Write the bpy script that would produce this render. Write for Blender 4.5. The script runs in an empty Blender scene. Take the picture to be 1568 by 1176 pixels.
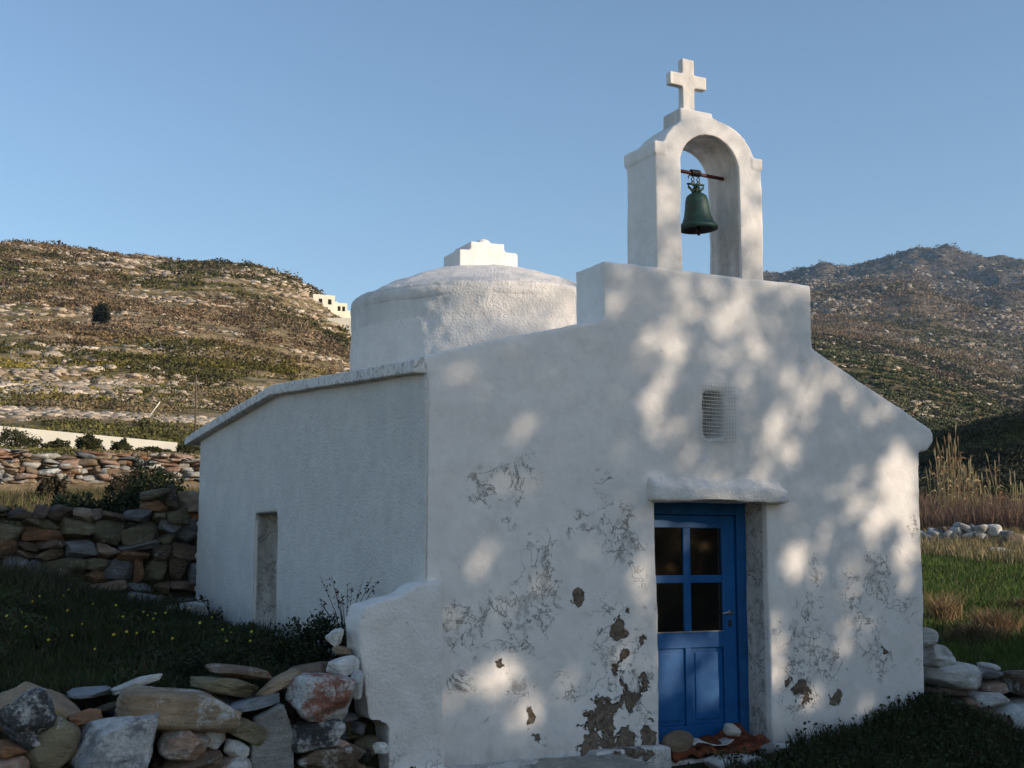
import bpy, bmesh, math, random
import numpy as np
from math import radians as R, sin, cos, pi
from mathutils import Vector, Matrix
random.seed(7); rng = np.random.default_rng(7)
scn = bpy.context.scene
# ------------------------------------------------------------------ camera, light, exposure
HEAD, PITCH, EYE = 27.0, 7.653, 1.55
SUN_EL, SUN_AZ = 16.0, 140.0           # azimuth clockwise from +Y
cam = bpy.data.cameras.new('camera'); camo = bpy.data.objects.new('camera', cam); scn.collection.objects.link(camo)
camo.location = (0, 0, EYE); camo.rotation_euler = (R(90 + PITCH), 0, R(-HEAD))
cam.sensor_width = 36; cam.lens = 44.77; cam.clip_end = 6000; cam.clip_start = .05
scn.camera = camo
w = bpy.data.worlds.new('World'); scn.world = w; w.use_nodes = True
wn = w.node_tree; bg = wn.nodes['Background']
sky = wn.nodes.new('ShaderNodeTexSky'); sky.sky_type = 'NISHITA'; sky.sun_disc = False
sky.sun_elevation = R(SUN_EL); sky.sun_rotation = R(SUN_AZ); sky.altitude = 0
sky.air_density = 1.0; sky.dust_density = .5; sky.ozone_density = 2.1
wn.links.new(sky.outputs[0], bg.inputs[0]); bg.inputs[1].default_value = 0.097
sl = bpy.data.lights.new('sun', 'SUN'); sl.energy = 2.3; sl.angle = R(.53); sl.color = (1, .87, .70)
so = bpy.data.objects.new('sun', sl); scn.collection.objects.link(so)
SH = np.array([sin(R(SUN_AZ)), cos(R(SUN_AZ))])        # horizontal direction towards the sun
CH = np.array([-SH[1], SH[0]])                          # across the light
TE = math.tan(R(SUN_EL))
sd = Vector((SH[0] * cos(R(SUN_EL)), SH[1] * cos(R(SUN_EL)), sin(R(SUN_EL))))
so.rotation_euler = sd.to_track_quat('Z', 'Y').to_euler(); so.location = (20, -20, 20)
scn.view_settings.view_transform = 'Standard'; scn.view_settings.look = 'None'
scn.view_settings.exposure = 1.0; scn.view_settings.gamma = 1
scn.cycles.max_bounces = 6; scn.cycles.diffuse_bounces = 3; scn.cycles.transparent_max_bounces = 6

# ------------------------------------------------------------------ noise
def _h(ix, iy, iz, s):
    h = (ix.astype(np.int64) * 374761393 + iy.astype(np.int64) * 668265263 + iz.astype(np.int64) * 2147483647 + s * 974711) & 0xffffffff
    h = ((h ^ (h >> 13)) * 1274126177) & 0xffffffff
    h = (h ^ (h >> 16)) & 0xffffffff
    return h / 4294967295.0
def vn(p, s=0):
    p = np.asarray(p, float); i = np.floor(p); f = p - i; f = f * f * (3 - 2 * f)
    x, y, z = i[:, 0], i[:, 1], i[:, 2]; r = 0
    for a in (0, 1):
        for b in (0, 1):
            for c in (0, 1):
                wgt = (f[:, 0] if a else 1 - f[:, 0]) * (f[:, 1] if b else 1 - f[:, 1]) * (f[:, 2] if c else 1 - f[:, 2])
                r = r + wgt * _h(x + a, y + b, z + c, s)
    return r * 2 - 1
def fbm(p, o=4, s=0, g=.5):
    r = 0; a = 1; t = 0; p = np.asarray(p, float)
    for k in range(o):
        r = r + a * vn(p, s + k * 17); t += a; a *= g; p = p * 2.03 + 11.3
    return r / t
def sm(a, b, x): t = np.clip((x - a) / (b - a), 0, 1); return t * t * (3 - 2 * t)
def P3(x, y, z=0): x = np.atleast_1d(np.asarray(x, float)); return np.stack([x, np.broadcast_to(y, x.shape), np.broadcast_to(z, x.shape)], -1).astype(float)

# ------------------------------------------------------------------ object helpers
COL = scn.collection
def link(name, me, parent=None):
    o = bpy.data.objects.new(name, me); COL.objects.link(o)
    if parent: o.parent = parent
    return o
def tag(o, label=None, cat=None, group=None, kind=None):
    if label: o['label'] = label
    if cat: o['category'] = cat
    if group: o['group'] = group
    if kind: o['kind'] = kind
    return o
def empty(name, label, cat, loc=(0, 0, 0), rz=0, group=None):
    o = link(name, None); o.location = loc; o.rotation_euler = (0, 0, rz); o.empty_display_size = .1
    return tag(o, label, cat, group)
def mesh(name, v, f, mat=None, smooth=True, attrs=None):
    me = bpy.data.meshes.new(name); v = np.asarray(v, np.float32)
    if isinstance(f, np.ndarray):
        n, k = f.shape
        me.vertices.add(len(v)); me.vertices.foreach_set('co', v.ravel())
        me.loops.add(n * k); me.loops.foreach_set('vertex_index', f.astype(np.int32).ravel())
        me.polygons.add(n); me.polygons.foreach_set('loop_start', np.arange(0, n * k, k, dtype=np.int32))
        me.polygons.foreach_set('loop_total', np.full(n, k, np.int32)); me.update(calc_edges=True)
    else:
        me.from_pydata([tuple(map(float, q)) for q in v], [], [tuple(map(int, q)) for q in f]); me.update()
    if smooth: me.polygons.foreach_set('use_smooth', np.ones(len(me.polygons), bool))
    for k, a in (attrs or {}).items():
        a = np.asarray(a, np.float32)
        if a.ndim == 1: at = me.attributes.new(k, 'FLOAT', 'POINT'); at.data.foreach_set('value', a)
        else:
            at = me.attributes.new(k, 'FLOAT_COLOR', 'POINT')
            at.data.foreach_set('color', np.concatenate([a, np.ones((len(a), 1), np.float32)], 1).ravel())
    if mat: me.materials.append(mat)
    return me
class MB:
    def __init__(s): s.v = []; s.f = []; s.n = 0; s.t = []
    def add(s, v, f, tint=None):
        v = np.asarray(v, float); s.v.append(v); s.f += [tuple(i + s.n for i in q) for q in f]; s.n += len(v)
        if tint is not None: s.t.append(np.broadcast_to(tint, (len(v), 3)))
    def box(s, a, b, tint=None):
        (x0, y0, z0), (x1, y1, z1) = a, b
        s.add([(x0, y0, z0), (x1, y0, z0), (x1, y1, z0), (x0, y1, z0), (x0, y0, z1), (x1, y0, z1), (x1, y1, z1), (x0, y1, z1)],
              [(3, 2, 1, 0), (4, 5, 6, 7), (0, 1, 5, 4), (1, 2, 6, 5), (2, 3, 7, 6), (3, 0, 4, 7)], tint)
    def prism(s, poly, a, b, axis='y'):
        n = len(poly)
        if axis == 'y': v = [(p[0], a, p[1]) for p in poly] + [(p[0], b, p[1]) for p in poly]
        else: v = [(a, p[0], p[1]) for p in poly] + [(b, p[0], p[1]) for p in poly]
        f = [tuple(range(n)), tuple(range(2 * n - 1, n - 1, -1))] + [(i, i + n, (i + 1) % n + n, (i + 1) % n) for i in range(n)]
        s.add(v, f)
    def tube(s, pts, r, seg=8, tint=None, cap=True):
        pts = [Vector(p) for p in pts]; rr = r if hasattr(r, '__len__') else [r] * len(pts); v = []; f = []
        for i, p in enumerate(pts):
            t = (pts[min(i + 1, len(pts) - 1)] - pts[max(i - 1, 0)]).normalized()
            u = t.cross(Vector((0, 0, 1))) if abs(t.z) < .95 else t.cross(Vector((1, 0, 0))); u.normalize(); q = t.cross(u)
            for k in range(seg): a = 2 * pi * k / seg; v.append(p + (u * cos(a) + q * sin(a)) * rr[i])
        for i in range(len(pts) - 1):
            for k in range(seg): f.append((i * seg + k, i * seg + (k + 1) % seg, (i + 1) * seg + (k + 1) % seg, (i + 1) * seg + k))
        if cap: f += [tuple(range(seg - 1, -1, -1)), tuple((len(pts) - 1) * seg + k for k in range(seg))]
        s.add([tuple(q) for q in v], f, tint)
    def lathe(s, prof, seg=32, c=(0, 0, 0), tint=None):
        v = [(c[0] + r * cos(2 * pi * k / seg), c[1] + r * sin(2 * pi * k / seg), c[2] + z) for r, z in prof for k in range(seg)]
        f = [(i * seg + k, i * seg + (k + 1) % seg, (i + 1) * seg + (k + 1) % seg, (i + 1) * seg + k) for i in range(len(prof) - 1) for k in range(seg)]
        f += [tuple(range(seg - 1, -1, -1)), tuple((len(prof) - 1) * seg + k for k in range(seg))]
        s.add(v, f, tint)
    def build(s, name, mat, parent=None, smooth=False, bevel=0):
        me = mesh(name, np.concatenate(s.v), s.f, mat, smooth, {'tint': np.concatenate(s.t)} if s.t else None)
        bm = bmesh.new(); bm.from_mesh(me); bmesh.ops.recalc_face_normals(bm, faces=bm.faces); bm.to_mesh(me); bm.free()
        o = link(name, me, parent)
        if bevel:
            m = o.modifiers.new('b', 'BEVEL'); m.width = bevel; m.segments = 2; m.limit_method = 'ANGLE'
        return o
def remesh(mb, voxel, smooth=2, factor=.5):
    me = mesh('tmp', np.concatenate(mb.v), mb.f)
    bm = bmesh.new(); bm.from_mesh(me); bmesh.ops.recalc_face_normals(bm, faces=bm.faces); bm.to_mesh(me); bm.free()
    o = link('tmp', me); m = o.modifiers.new('r', 'REMESH'); m.mode = 'VOXEL'; m.voxel_size = voxel
    if smooth: q = o.modifiers.new('s', 'SMOOTH'); q.iterations = smooth; q.factor = factor
    dg = bpy.context.evaluated_depsgraph_get(); e = o.evaluated_get(dg); r = bpy.data.meshes.new_from_object(e)
    bpy.data.objects.remove(o); bpy.data.meshes.remove(me)
    n = len(r.vertices); v = np.empty(n * 3, np.float32); r.vertices.foreach_get('co', v); v = v.reshape(-1, 3).astype(float)
    nn = np.empty(n * 3, np.float32); r.vertices.foreach_get('normal', nn); nn = nn.reshape(-1, 3).astype(float)
    return r, v, nn
def finish(me, name, v, mat, attrs=None, parent=None):
    me.name = name; me.vertices.foreach_set('co', v.astype(np.float32).ravel())
    me.polygons.foreach_set('use_smooth', np.ones(len(me.polygons), bool))
    for k, a in (attrs or {}).items():
        at = me.attributes.new(k, 'FLOAT', 'POINT'); at.data.foreach_set('value', np.asarray(a, np.float32))
    me.materials.clear(); me.materials.append(mat); me.update()
    return link(name, me, parent)

# ------------------------------------------------------------------ materials
class NT:
    def __init__(s, name, rough=.9, spec=.3):
        s.m = bpy.data.materials.new(name); s.m.use_nodes = True; s.t = s.m.node_tree
        s.b = s.t.nodes['Principled BSDF']; s.b.inputs['Roughness'].default_value = rough; s.b.inputs['Specular IOR Level'].default_value = spec
        s.tc = s.t.nodes.new('ShaderNodeTexCoord'); s.obj = s.tc.outputs['Object']
    def n(s, k, **p):
        n = s.t.nodes.new(k)
        for a, b in p.items(): setattr(n, a, b)
        return n
    def put(s, inp, v):
        if isinstance(v, bpy.types.NodeSocket): s.t.links.new(v, inp)
        elif v is not None:
            if hasattr(v, '__len__') and len(v) == 3 and inp.type == 'RGBA': v = (*v, 1)
            inp.default_value = v
    def noise(s, scale, det=6, rough=.55, vec=None, dist=0):
        n = s.n('ShaderNodeTexNoise'); s.put(n.inputs['Vector'], vec or s.obj); n.inputs['Scale'].default_value = scale
        n.inputs['Detail'].default_value = det; n.inputs['Roughness'].default_value = rough; n.inputs['Distortion'].default_value = dist
        return n.outputs['Fac']
    def voro(s, scale, feat='F1', vec=None, out='Distance'):
        n = s.n('ShaderNodeTexVoronoi', feature=feat); s.put(n.inputs['Vector'], vec or s.obj); n.inputs['Scale'].default_value = scale
        return n.outputs[out]
    def mat(s, op, a, b=None, c=None, clamp=False):
        n = s.n('ShaderNodeMath', operation=op, use_clamp=clamp); s.put(n.inputs[0], a); s.put(n.inputs[1], b)
        if c is not None: s.put(n.inputs[2], c)
        return n.outputs[0]
    def ramp(s, f, lo, hi): # linear step clamp
        n = s.n('ShaderNodeMapRange'); s.put(n.inputs[0], f); n.inputs[1].default_value = lo; n.inputs[2].default_value = hi; return n.outputs[0]
    def mix(s, f, a, b, mode='MIX'):
        n = s.n('ShaderNodeMix', data_type='RGBA', blend_type=mode); s.put(n.inputs[0], f); s.put(n.inputs[6], a); s.put(n.inputs[7], b); return n.outputs[2]
    def attr(s, name, out='Fac'):
        n = s.n('ShaderNodeAttribute', attribute_name=name); return n.outputs[out]
    def scale(s, vec, x, y, z):
        n = s.n('ShaderNodeMapping'); s.put(n.inputs[0], vec); n.inputs[3].default_value = (x, y, z); return n.outputs[0]
    def bump(s, h, strength=.5, dist=.02, prev=None):
        n = s.n('ShaderNodeBump'); s.put(n.inputs['Height'], h); n.inputs['Strength'].default_value = strength; n.inputs['Distance'].default_value = dist
        if prev: s.put(n.inputs['Normal'], prev)
        return n.outputs[0]
    def out(s, col, nrm=None, rough=None):
        s.put(s.b.inputs['Base Color'], col)
        if nrm: s.put(s.b.inputs['Normal'], nrm)
        if rough is not None: s.put(s.b.inputs['Roughness'], rough)
        return s.m
def whitewash(name, rough_plaster=False, base=(.90, .825, .76)):
    m = NT(name, .93, .2); wear = m.attr('wear'); peel = m.attr('peel'); stip = m.attr('rough'); grime_tone = m.attr('grime_tone')
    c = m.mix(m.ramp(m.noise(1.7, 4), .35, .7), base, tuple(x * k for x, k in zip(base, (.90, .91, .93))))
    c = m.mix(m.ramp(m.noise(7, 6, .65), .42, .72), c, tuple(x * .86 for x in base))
    stk = m.noise(5.5, 6, .65, m.scale(m.obj, 1, 1, .16)); gm = m.mat('MULTIPLY', grime_tone, m.ramp(m.mat('ADD', stk, m.mat('MULTIPLY', m.noise(11, 6, .7), .5)), .45, .95))
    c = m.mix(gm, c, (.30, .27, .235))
    # hairline cracks and lichen mottling
    n3 = m.noise(4.6, 5, .62, dist=.6)
    crack = m.mat('MULTIPLY', m.ramp(m.mat('ABSOLUTE', m.mat('SUBTRACT', n3, .5)), .018, .004), m.ramp(wear, .15, .5))
    n1 = m.noise(12, 9, .68, dist=.3); t1 = m.mat('ADD', n1, m.mat('MULTIPLY', wear, .185))
    mott = m.mat('MULTIPLY', m.ramp(t1, .675, .71), m.ramp(m.noise(13, 6, .7), .36, .56))
    c = m.mix(m.mat('MULTIPLY', mott, .58), c, m.mix(m.ramp(m.noise(28, 5), .4, .62), (.24, .20, .16), (.44, .40, .35)))
    c = m.mix(m.mat('MULTIPLY', crack, .8), c, (.17, .15, .13))
    # tiny dark specks
    sp = m.ramp(m.noise(34, 4, .62), .655, .71)
    c = m.mix(m.mat('MULTIPLY', sp, m.mat('ADD', m.mat('MULTIPLY', stip, .45), .18)), c, (.25, .23, .21))
    # fallen plaster
    n2 = m.noise(9, 8, .68, dist=.3); t2 = m.mat('ADD', n2, m.mat('MULTIPLY', peel, .42))
    pl = m.ramp(t2, .765, .785)
    c = m.mix(pl, c, m.mix(m.ramp(m.noise(22, 7, .7), .38, .62), (.085, .060, .042), (.24, .185, .135)))
    h = m.mat('ADD', m.mat('MULTIPLY', m.noise(9, 4), .5), m.mat('MULTIPLY', m.noise(60, 5), m.mat('ADD', m.mat('MULTIPLY', stip, .5), .12)))
    h = m.mat('SUBTRACT', h, m.mat('MULTIPLY', m.mat('ADD', mott, m.mat('MULTIPLY', pl, 2.0)), .25))
    nr = m.bump(h, .6, .022); nr = m.bump(m.mat('SUBTRACT', m.mat('MULTIPLY', m.noise(2.6, 5, .5), .35), m.mat('MULTIPLY', pl, .5)), 1, .03, nr); nr = m.bump(m.mat('MULTIPLY', m.noise(42, 4, .65), stip), 1, .022, nr)
    return m.out(c, nr)
M = {}
M['white'] = whitewash('whitewash')
def stone_mat(name, wash=0.0):
    m = NT(name, .88, .25); t = m.attr('tint', 'Color'); ws = m.attr('wash')
    oi = m.n('ShaderNodeObjectInfo')
    vec = m.n('ShaderNodeVectorMath', operation='ADD'); m.put(vec.inputs[0], m.obj)
    sc = m.n('ShaderNodeVectorMath', operation='SCALE'); cmb = m.n('ShaderNodeCombineXYZ'); [m.put(cmb.inputs[i], oi.outputs['Random']) for i in range(3)]
    m.put(sc.inputs[0], cmb.outputs[0]); sc.inputs[3].default_value = 40; m.put(vec.inputs[1], sc.outputs[0]); v = vec.outputs[0]
    c = m.mix(m.ramp(m.noise(5, 7, .65, v), .3, .7), m.mix(1, t, (.55, .52, .5), 'MULTIPLY'), m.mix(1, t, (1.3, 1.28, 1.24), 'MULTIPLY'))
    c = m.mix(m.mat('MULTIPLY', m.ramp(m.noise(3.2, 3, .5, m.scale(v, 1, 1, 5)), .5, .62), .45), c, m.mix(1, t, (.62, .6, .62), 'MULTIPLY'))
    c = m.mix(m.mat('MULTIPLY', m.ramp(m.noise(60, 6, .75, v), .52, .62), .45), c, m.mix(1, t, (.45, .43, .42), 'MULTIPLY')); c = m.mix(m.mat('MULTIPLY', m.ramp(m.noise(24, 7, .75, v), .58, .64), .6), c, (.36, .34, .27))
    wsh = m.ramp(m.mat('ADD', m.mat('ADD', m.noise(5.5, 8, .66, v), m.mat('MULTIPLY', ws, .25)), m.mat('MULTIPLY', m.noise(48, 5, .7, v), .30)), .82, .93)
    c = m.mix(m.mat('MULTIPLY', wsh, .9), c, m.mix(m.ramp(m.noise(30, 5, .7, v), .35, .6), (.48, .46, .43), (.74, .72, .68)))
    h = m.mat('ADD', m.noise(13, 10, .75, v), m.mat('MULTIPLY', m.noise(5, 4, .55, m.scale(v, 1, 1, 6)), .8))
    return m.out(c, m.bump(h, 1, .035))
M['stone'] = stone_mat('weathered stone')
def plain(name, col, rough=.6, spec=.4, var=.25, sc=20, metal=0, bmp=.2):
    m = NT(name, rough, spec); c = m.mix(m.ramp(m.noise(sc, 5), .3, .7), tuple(x * (1 - var) for x in col), tuple(min(1, x * (1 + var)) for x in col))
    m.b.inputs['Metallic'].default_value = metal; return m.out(c, m.bump(m.noise(sc * 3, 4), bmp, .005))
def leafy(name, dark=.45, trans=.25, sc=None):
    m = NT(name, .75, .25); t = m.attr('tint', 'Color'); oi = m.n('ShaderNodeObjectInfo')
    c = m.mix(m.ramp(m.noise(sc or 1.1, 5, .6), .3, .7), m.mix(1, t, (.72, .74, .7), 'MULTIPLY'), m.mix(1, t, (1.25, 1.2, 1.1), 'MULTIPLY'))
    m.out(c)
    if trans:
        tr = m.n('ShaderNodeBsdfTranslucent'); m.put(tr.inputs[0], c); mx = m.n('ShaderNodeMixShader'); mx.inputs[0].default_value = trans
        m.t.links.new(m.b.outputs[0], mx.inputs[1]); m.t.links.new(tr.outputs[0], mx.inputs[2]); m.t.links.new(mx.outputs[0], m.t.nodes['Material Output'].inputs[0])
    return m.m
M['grass'] = leafy('grass blades'); M['leaf'] = leafy('leaves', trans=.2); M['scrub'] = leafy('hill scrub', trans=0, sc=.25)
M['dry'] = leafy('dry stalks', trans=.15)
m = NT('bark', .95, .1); M['bark'] = m.out(m.mix(m.ramp(m.noise(6, 8, .7, m.scale(m.obj, 3, 3, .6)), .35, .65), (.06, .045, .035), (.19, .15, .11)), m.bump(m.noise(14, 6, .7), .8, .05))
# blue door paint: slightly faded, brushed
m = NT('blue door paint', .42, .45)
c = m.mix(m.ramp(m.noise(5, 6, .65), .3, .7), (.003, .075, .24), (.008, .115, .32)); c = m.mix(m.mat('MULTIPLY', m.ramp(m.noise(40, 6, .7, m.scale(m.obj, 1, 1, .12)), .55, .75), .5), c, (.025, .16, .38))
M['blue'] = m.out(c, m.bump(m.noise(50, 4, .6, m.scale(m.obj, 1, 1, .1)), .25, .004))
M['darkblue'] = plain('blue frame paint', (.004, .075, .22), .5, .4, .25, 9)
m = NT('dark window glass', .06, .5); M['glass'] = m.out(m.mix(m.ramp(m.noise(3, 3), .3, .7), (.006, .006, .006), (.016, .013, .010)))
M['metal'] = plain('brushed metal', (.45, .43, .40), .35, .5, .2, 30, .9)
m = NT('bell verdigris', .55, .4)
c = m.mix(m.ramp(m.noise(14, 7, .7), .35, .65), (.008, .032, .028), (.024, .075, .058)); c = m.mix(m.ramp(m.noise(5, 5, .6), .55, .7), c, (.03, .03, .022)); M['bell'] = m.out(c, m.bump(m.noise(40, 5), .3, .004))
M['iron'] = plain('dark iron', (.035, .03, .03), .6, .4, .4, 30, .3)
M['rust'] = plain('red painted bar', (.10, .022, .018), .6, .4, .4, 18)
M['wire'] = plain('wire mesh', (.62, .60, .56), .6, .4, .2, 40)
M['sandy'] = plain('sandy core', (.26, .19, .12), .95, .1, .35, 3)
M['dark'] = plain('dark interior', (.02, .018, .016), .95, .1, .3, 4)
M['gap_dark'] = plain('earth core', (.045, .036, .026), .98, .05, .4, 5)  # earth fill coloured dark so gaps between wall stones read as shadow
m = NT('terracotta rug', .95, .1)
M['rug'] = m.out(m.mix(m.ramp(m.noise(16, 7, .7), .38, .62), m.mix(m.ramp(m.noise(7, 4), .4, .6), (.17, .045, .022), (.24, .075, .03)), (.07, .025, .016)), m.bump(m.noise(90, 4), .6, .01))
M['rag'] = plain('pale cloth', (.5, .47, .43), .95, .1, .3, 18)
M['farwhite'] = plain('lime wall in sun', (.72, .66, .55), .9, .2, .06, 1.2)
M['wood'] = plain('weathered wood', (.12, .09, .065), .9, .1, .3, 4)
M['petal'] = plain('yellow petals', (.48, .38, .03), .7, .2, .1, 30)

# ------------------------------------------------------------------ the land
AZK = np.array([-60, -21.7, -16.5, -13.8, -11.3, -9.0, -7.4, 0, 13.1, 17.4, 21.7, 30, 60.])
# for each azimuth off the view axis: (distance, height on the photo plane in px below the top)
TAB = [
 [(20, 800), (26.5, 765), (28.5, 702), (31, 690), (40.3, 683), (44, 652), (65, 600), (95, 540), (130, 480), (180, 420), (240, 352), (330, 380), (500, 480), (1600, 700)],
 [(20, 802), (26.3, 762), (28, 702), (31, 692), (40.3, 686), (44, 654), (65, 606), (95, 545), (130, 485), (180, 420), (240, 360), (330, 405), (500, 500), (1600, 700)],
 [(20, 800), (26.3, 760), (28, 706), (31, 699), (40.3, 694), (44, 666), (65, 613), (95, 552), (130, 494), (180, 445), (240, 384), (330, 440), (500, 520), (1600, 700)],
 [(20, 800), (26.3, 760), (28, 710), (31, 704), (40.3, 699), (44, 672), (65, 620), (95, 560), (130, 505), (180, 445), (240, 391), (330, 440), (500, 520), (1600, 700)],
 [(20, 800), (27, 764), (31, 715), (40, 700), (65, 633), (95, 573), (130, 518), (180, 456), (240, 399), (330, 450), (500, 540), (1600, 700)],
 [(20, 800), (27, 768), (31, 724), (40, 706), (65, 643), (95, 588), (130, 538), (180, 484), (240, 436), (330, 480), (500, 550), (1600, 700)],
 [(20, 800), (27, 770), (31, 730), (40, 710), (65, 650), (95, 600), (130, 560), (180, 526), (240, 480), (330, 510), (500, 560), (1600, 700)],
 [(20, 830), (27, 810), (31, 800), (45, 780), (65, 740), (95, 700), (130, 660), (180, 610), (240, 560), (330, 590), (500, 560), (850, 520), (1200, 480), (1600, 560)],
 [(19, 940), (27, 870), (34, 838), (45, 805), (60, 780), (90, 745), (130, 660), (180, 590), (250, 515), (330, 545), (500, 500), (700, 452), (850, 480), (1200, 417), (1600, 450)],
 [(19, 930), (27, 866), (34, 834), (45, 806), (60, 770), (72, 722), (90, 678), (105, 690), (130, 660), (180, 605), (250, 552), (330, 600), (500, 520), (700, 447), (850, 470), (1200, 396), (1600, 430)],
 [(19, 935), (27, 868), (34, 836), (45, 806), (60, 765), (72, 695), (90, 640), (105, 655), (130, 690), (180, 665), (250, 634), (330, 680), (500, 560), (700, 486), (850, 490), (1200, 388), (1600, 440)],
 [(19, 940), (27, 880), (34, 850), (45, 812), (60, 760), (72, 680), (90, 610), (105, 640), (130, 700), (180, 690), (250, 680), (330, 690), (500, 570), (700, 480), (850, 500), (1200, 400), (1600, 440)],
 [(19, 900), (27, 880), (34, 850), (45, 820), (60, 760), (72, 700), (90, 640), (105, 640), (130, 640), (180, 640), (250, 640), (330, 640), (500, 570), (700, 480), (850, 500), (1200, 420), (1600, 440)]]
LD = np.log(np.geomspace(15, 1700, 400))
ZT = np.array([np.interp(LD, np.log([q[0] for q in t]), [EYE + (850 - q[1]) / 1967 * q[0] * cos(R(a)) for q in t]) for a, t in zip(AZK, TAB)])
kern = np.exp(-np.linspace(-2, 2, 7) ** 2); kern /= kern.sum()
ZT = np.array([np.convolve(np.pad(z, 3, 'edge'), kern, 'valid') for z in ZT])
AZF = np.linspace(-60, 60, 481); ZF = np.array([np.interp(AZF, AZK, ZT[:, k]) for k in range(len(LD))]).T
kern = np.exp(-np.linspace(-2, 2, 13) ** 2); kern /= kern.sum(); ZF = np.array([np.convolve(np.pad(ZF[:, k], 6, 'edge'), kern, 'valid') for k in range(len(LD))]).T
def Tz(az, d):
    a = np.clip((np.asarray(az) + 60) / .25, 0, 479.999); b = np.clip((np.log(d) - LD[0]) / (LD[1] - LD[0]), 0, 398.999)
    i = a.astype(int); j = b.astype(int); fa = a - i; fb = b - j
    z = ZF[i, j] * (1 - fa) * (1 - fb) + ZF[i + 1, j] * fa * (1 - fb) + ZF[i, j + 1] * (1 - fa) * fb + ZF[i + 1, j + 1] * fa * fb
    th = R(HEAD) + np.radians(az); x = d * np.sin(th); y = d * np.cos(th)
    amp = sm(43, 85, d)
    p = P3(x, y)
    z = z + amp * (.9 * fbm(p / 14, 4, 3) * sm(30, 200, d) * sm(235, 190, d) + .5 * fbm(p / 7, 4, 4) + .35 * fbm(p / 4.5, 4, 9) + 3.0 * sm(200, 600, d) * fbm(p / 60, 5, 21) + sm(380, 800, d) * (24 * (np.abs(fbm(p / 120, 5, 33)) - .16) + 6 * fbm(p / 70, 3, 37) * sm(900, 600, d) + 14 * (np.abs(fbm(p / 42, 5, 35)) - .2) + 14 * (np.abs(fbm(P3(x * .8 + y * .6, 0, 0) / 75 + p / 300, 3, 39)) - .25)))
    # terraces of the old fields
    q = z / 2.6 + .6 * fbm(p / 30, 3, 40); fr = q - np.floor(q)
    z = z + amp * sm(400, 200, d) * 1.0 * (sm(.35, .62, fr) - fr) * sm(-.25, .3, fbm(p / 35, 3, 50))
    return z
def Gn(x, y):
    x = np.asarray(x, float); y = np.asarray(y, float); p = P3(x, y)
    front = -.06 + (.30 * sm(6.9, 8.35, x) - .30 * sm(8.5, 9.1, x)) * sm(7.2, 8.5, y) - .12 * sm(8.5, 9.2, x) - .28 * sm(8.2, 5, y) * (x < 99)
    edge = 8.72 + .12 * vn(p * .9, 5)
    terr = .60 + .05 * np.clip(y - 8.7, 0, 7) - .10 * sm(2.7, 3.5, x) * sm(9.4, 10.5, y) + .10 * sm(3.6, 1.0, x) * np.clip(y - 9, 0, 6) / 3
    left = front + (terr - front) * sm(edge - .22, edge + .14, y)
    lw = sm(3.95, 3.6, x)                                       # left terrace stops at the chapel
    z = front * (1 - lw) + left * lw
    # behind the field wall one step higher
    up = 1.72 + .03 * np.clip(y - 16, 0, 12)
    z = z + (up - z) * sm(15.75, 16.2, y) * sm(9.5, 5.5, x)
    # right-hand field behind the low wall
    fr = .36 + .075 * np.clip(x * .6 + y * .8 - 13, 0, 12)
    z = z + (fr - z) * sm(8.72, 9.05, y) * sm(8.3, 8.6, x)
    return z + .03 * fbm(p * 1.3, 4, 61)
def ground_z(x, y):
    x = np.atleast_1d(np.asarray(x, float)); y = np.atleast_1d(np.asarray(y, float)); d = np.hypot(x, y) + 1e-6
    az = (np.degrees(np.arctan2(x, y)) - HEAD + 180) % 360 - 180
    g = Gn(x, y); t = Tz(np.clip(az, -60, 60), np.maximum(d, 15.1))
    k = sm(17.5, 21.5, d) * sm(75, 58, np.abs(az))
    g = np.where(d > 26, np.minimum(g, 2.5), g)
    return g * (1 - k) + t * k
# near ground sheet (dense near, coarse far)
def axis(c, near, far, n1, n2):
    a = np.linspace(-near, near, n1); b = near + (far - near) * np.linspace(0, 1, n2)[1:] ** 2
    return np.concatenate([c - b[::-1], c + a, c + b])
xs = axis(5, 13, 120, 330, 40); ys = axis(10, 12, 120, 310, 40)
X, Y = np.meshgrid(xs, ys); Xf, Yf = X.ravel(), Y.ravel(); D = np.hypot(Xf, Yf)
Z = ground_z(Xf, Yf); az = (np.degrees(np.arctan2(Xf, Yf)) - HEAD + 180) % 360 - 180
Z = Z - .6 * sm(21.8, 25, D) * (np.abs(az) < 62) - 3 * sm(26, 60, D) * (np.abs(az) < 62)
def gridf(r, c): i = np.arange(r - 1)[:, None] * c + np.arange(c - 1)[None]; i = i.ravel(); return np.stack([i, i + 1, i + c + 1, i + c], 1)
m = NT('soil and turf', .97, .1); turf = m.attr('turf')
c = m.mix(m.ramp(m.noise(1.2, 8, .65), .35, .65), (.020, .030, .010), (.050, .042, .022)); c = m.mix(m.ramp(m.noise(12, 7, .7), .45, .7), c, (.045, .04, .02))
c = m.mix(turf, m.mix(m.ramp(m.noise(.8, 8, .7), .4, .6), (.30, .24, .15), (.20, .17, .09)), c)  # ground out of view made paler straw to bounce warm light onto the walls
M['soil'] = m.out(c, m.bump(m.noise(9, 8, .7), .9, .06))
tag(link('ground', mesh('ground', P3(Xf, Yf, Z), gridf(len(ys), len(xs)), M['soil'], attrs={'turf': np.clip(sm(-1, .6, Xf) * sm(11.9, 10.5, Xf) * sm(6.0, 7.2, Yf) * sm(16.4, 15.8, Yf) + sm(8.4, 8.6, Xf) * sm(8.4, 8.8, Yf), 0, 1)})), kind='structure')
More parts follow.
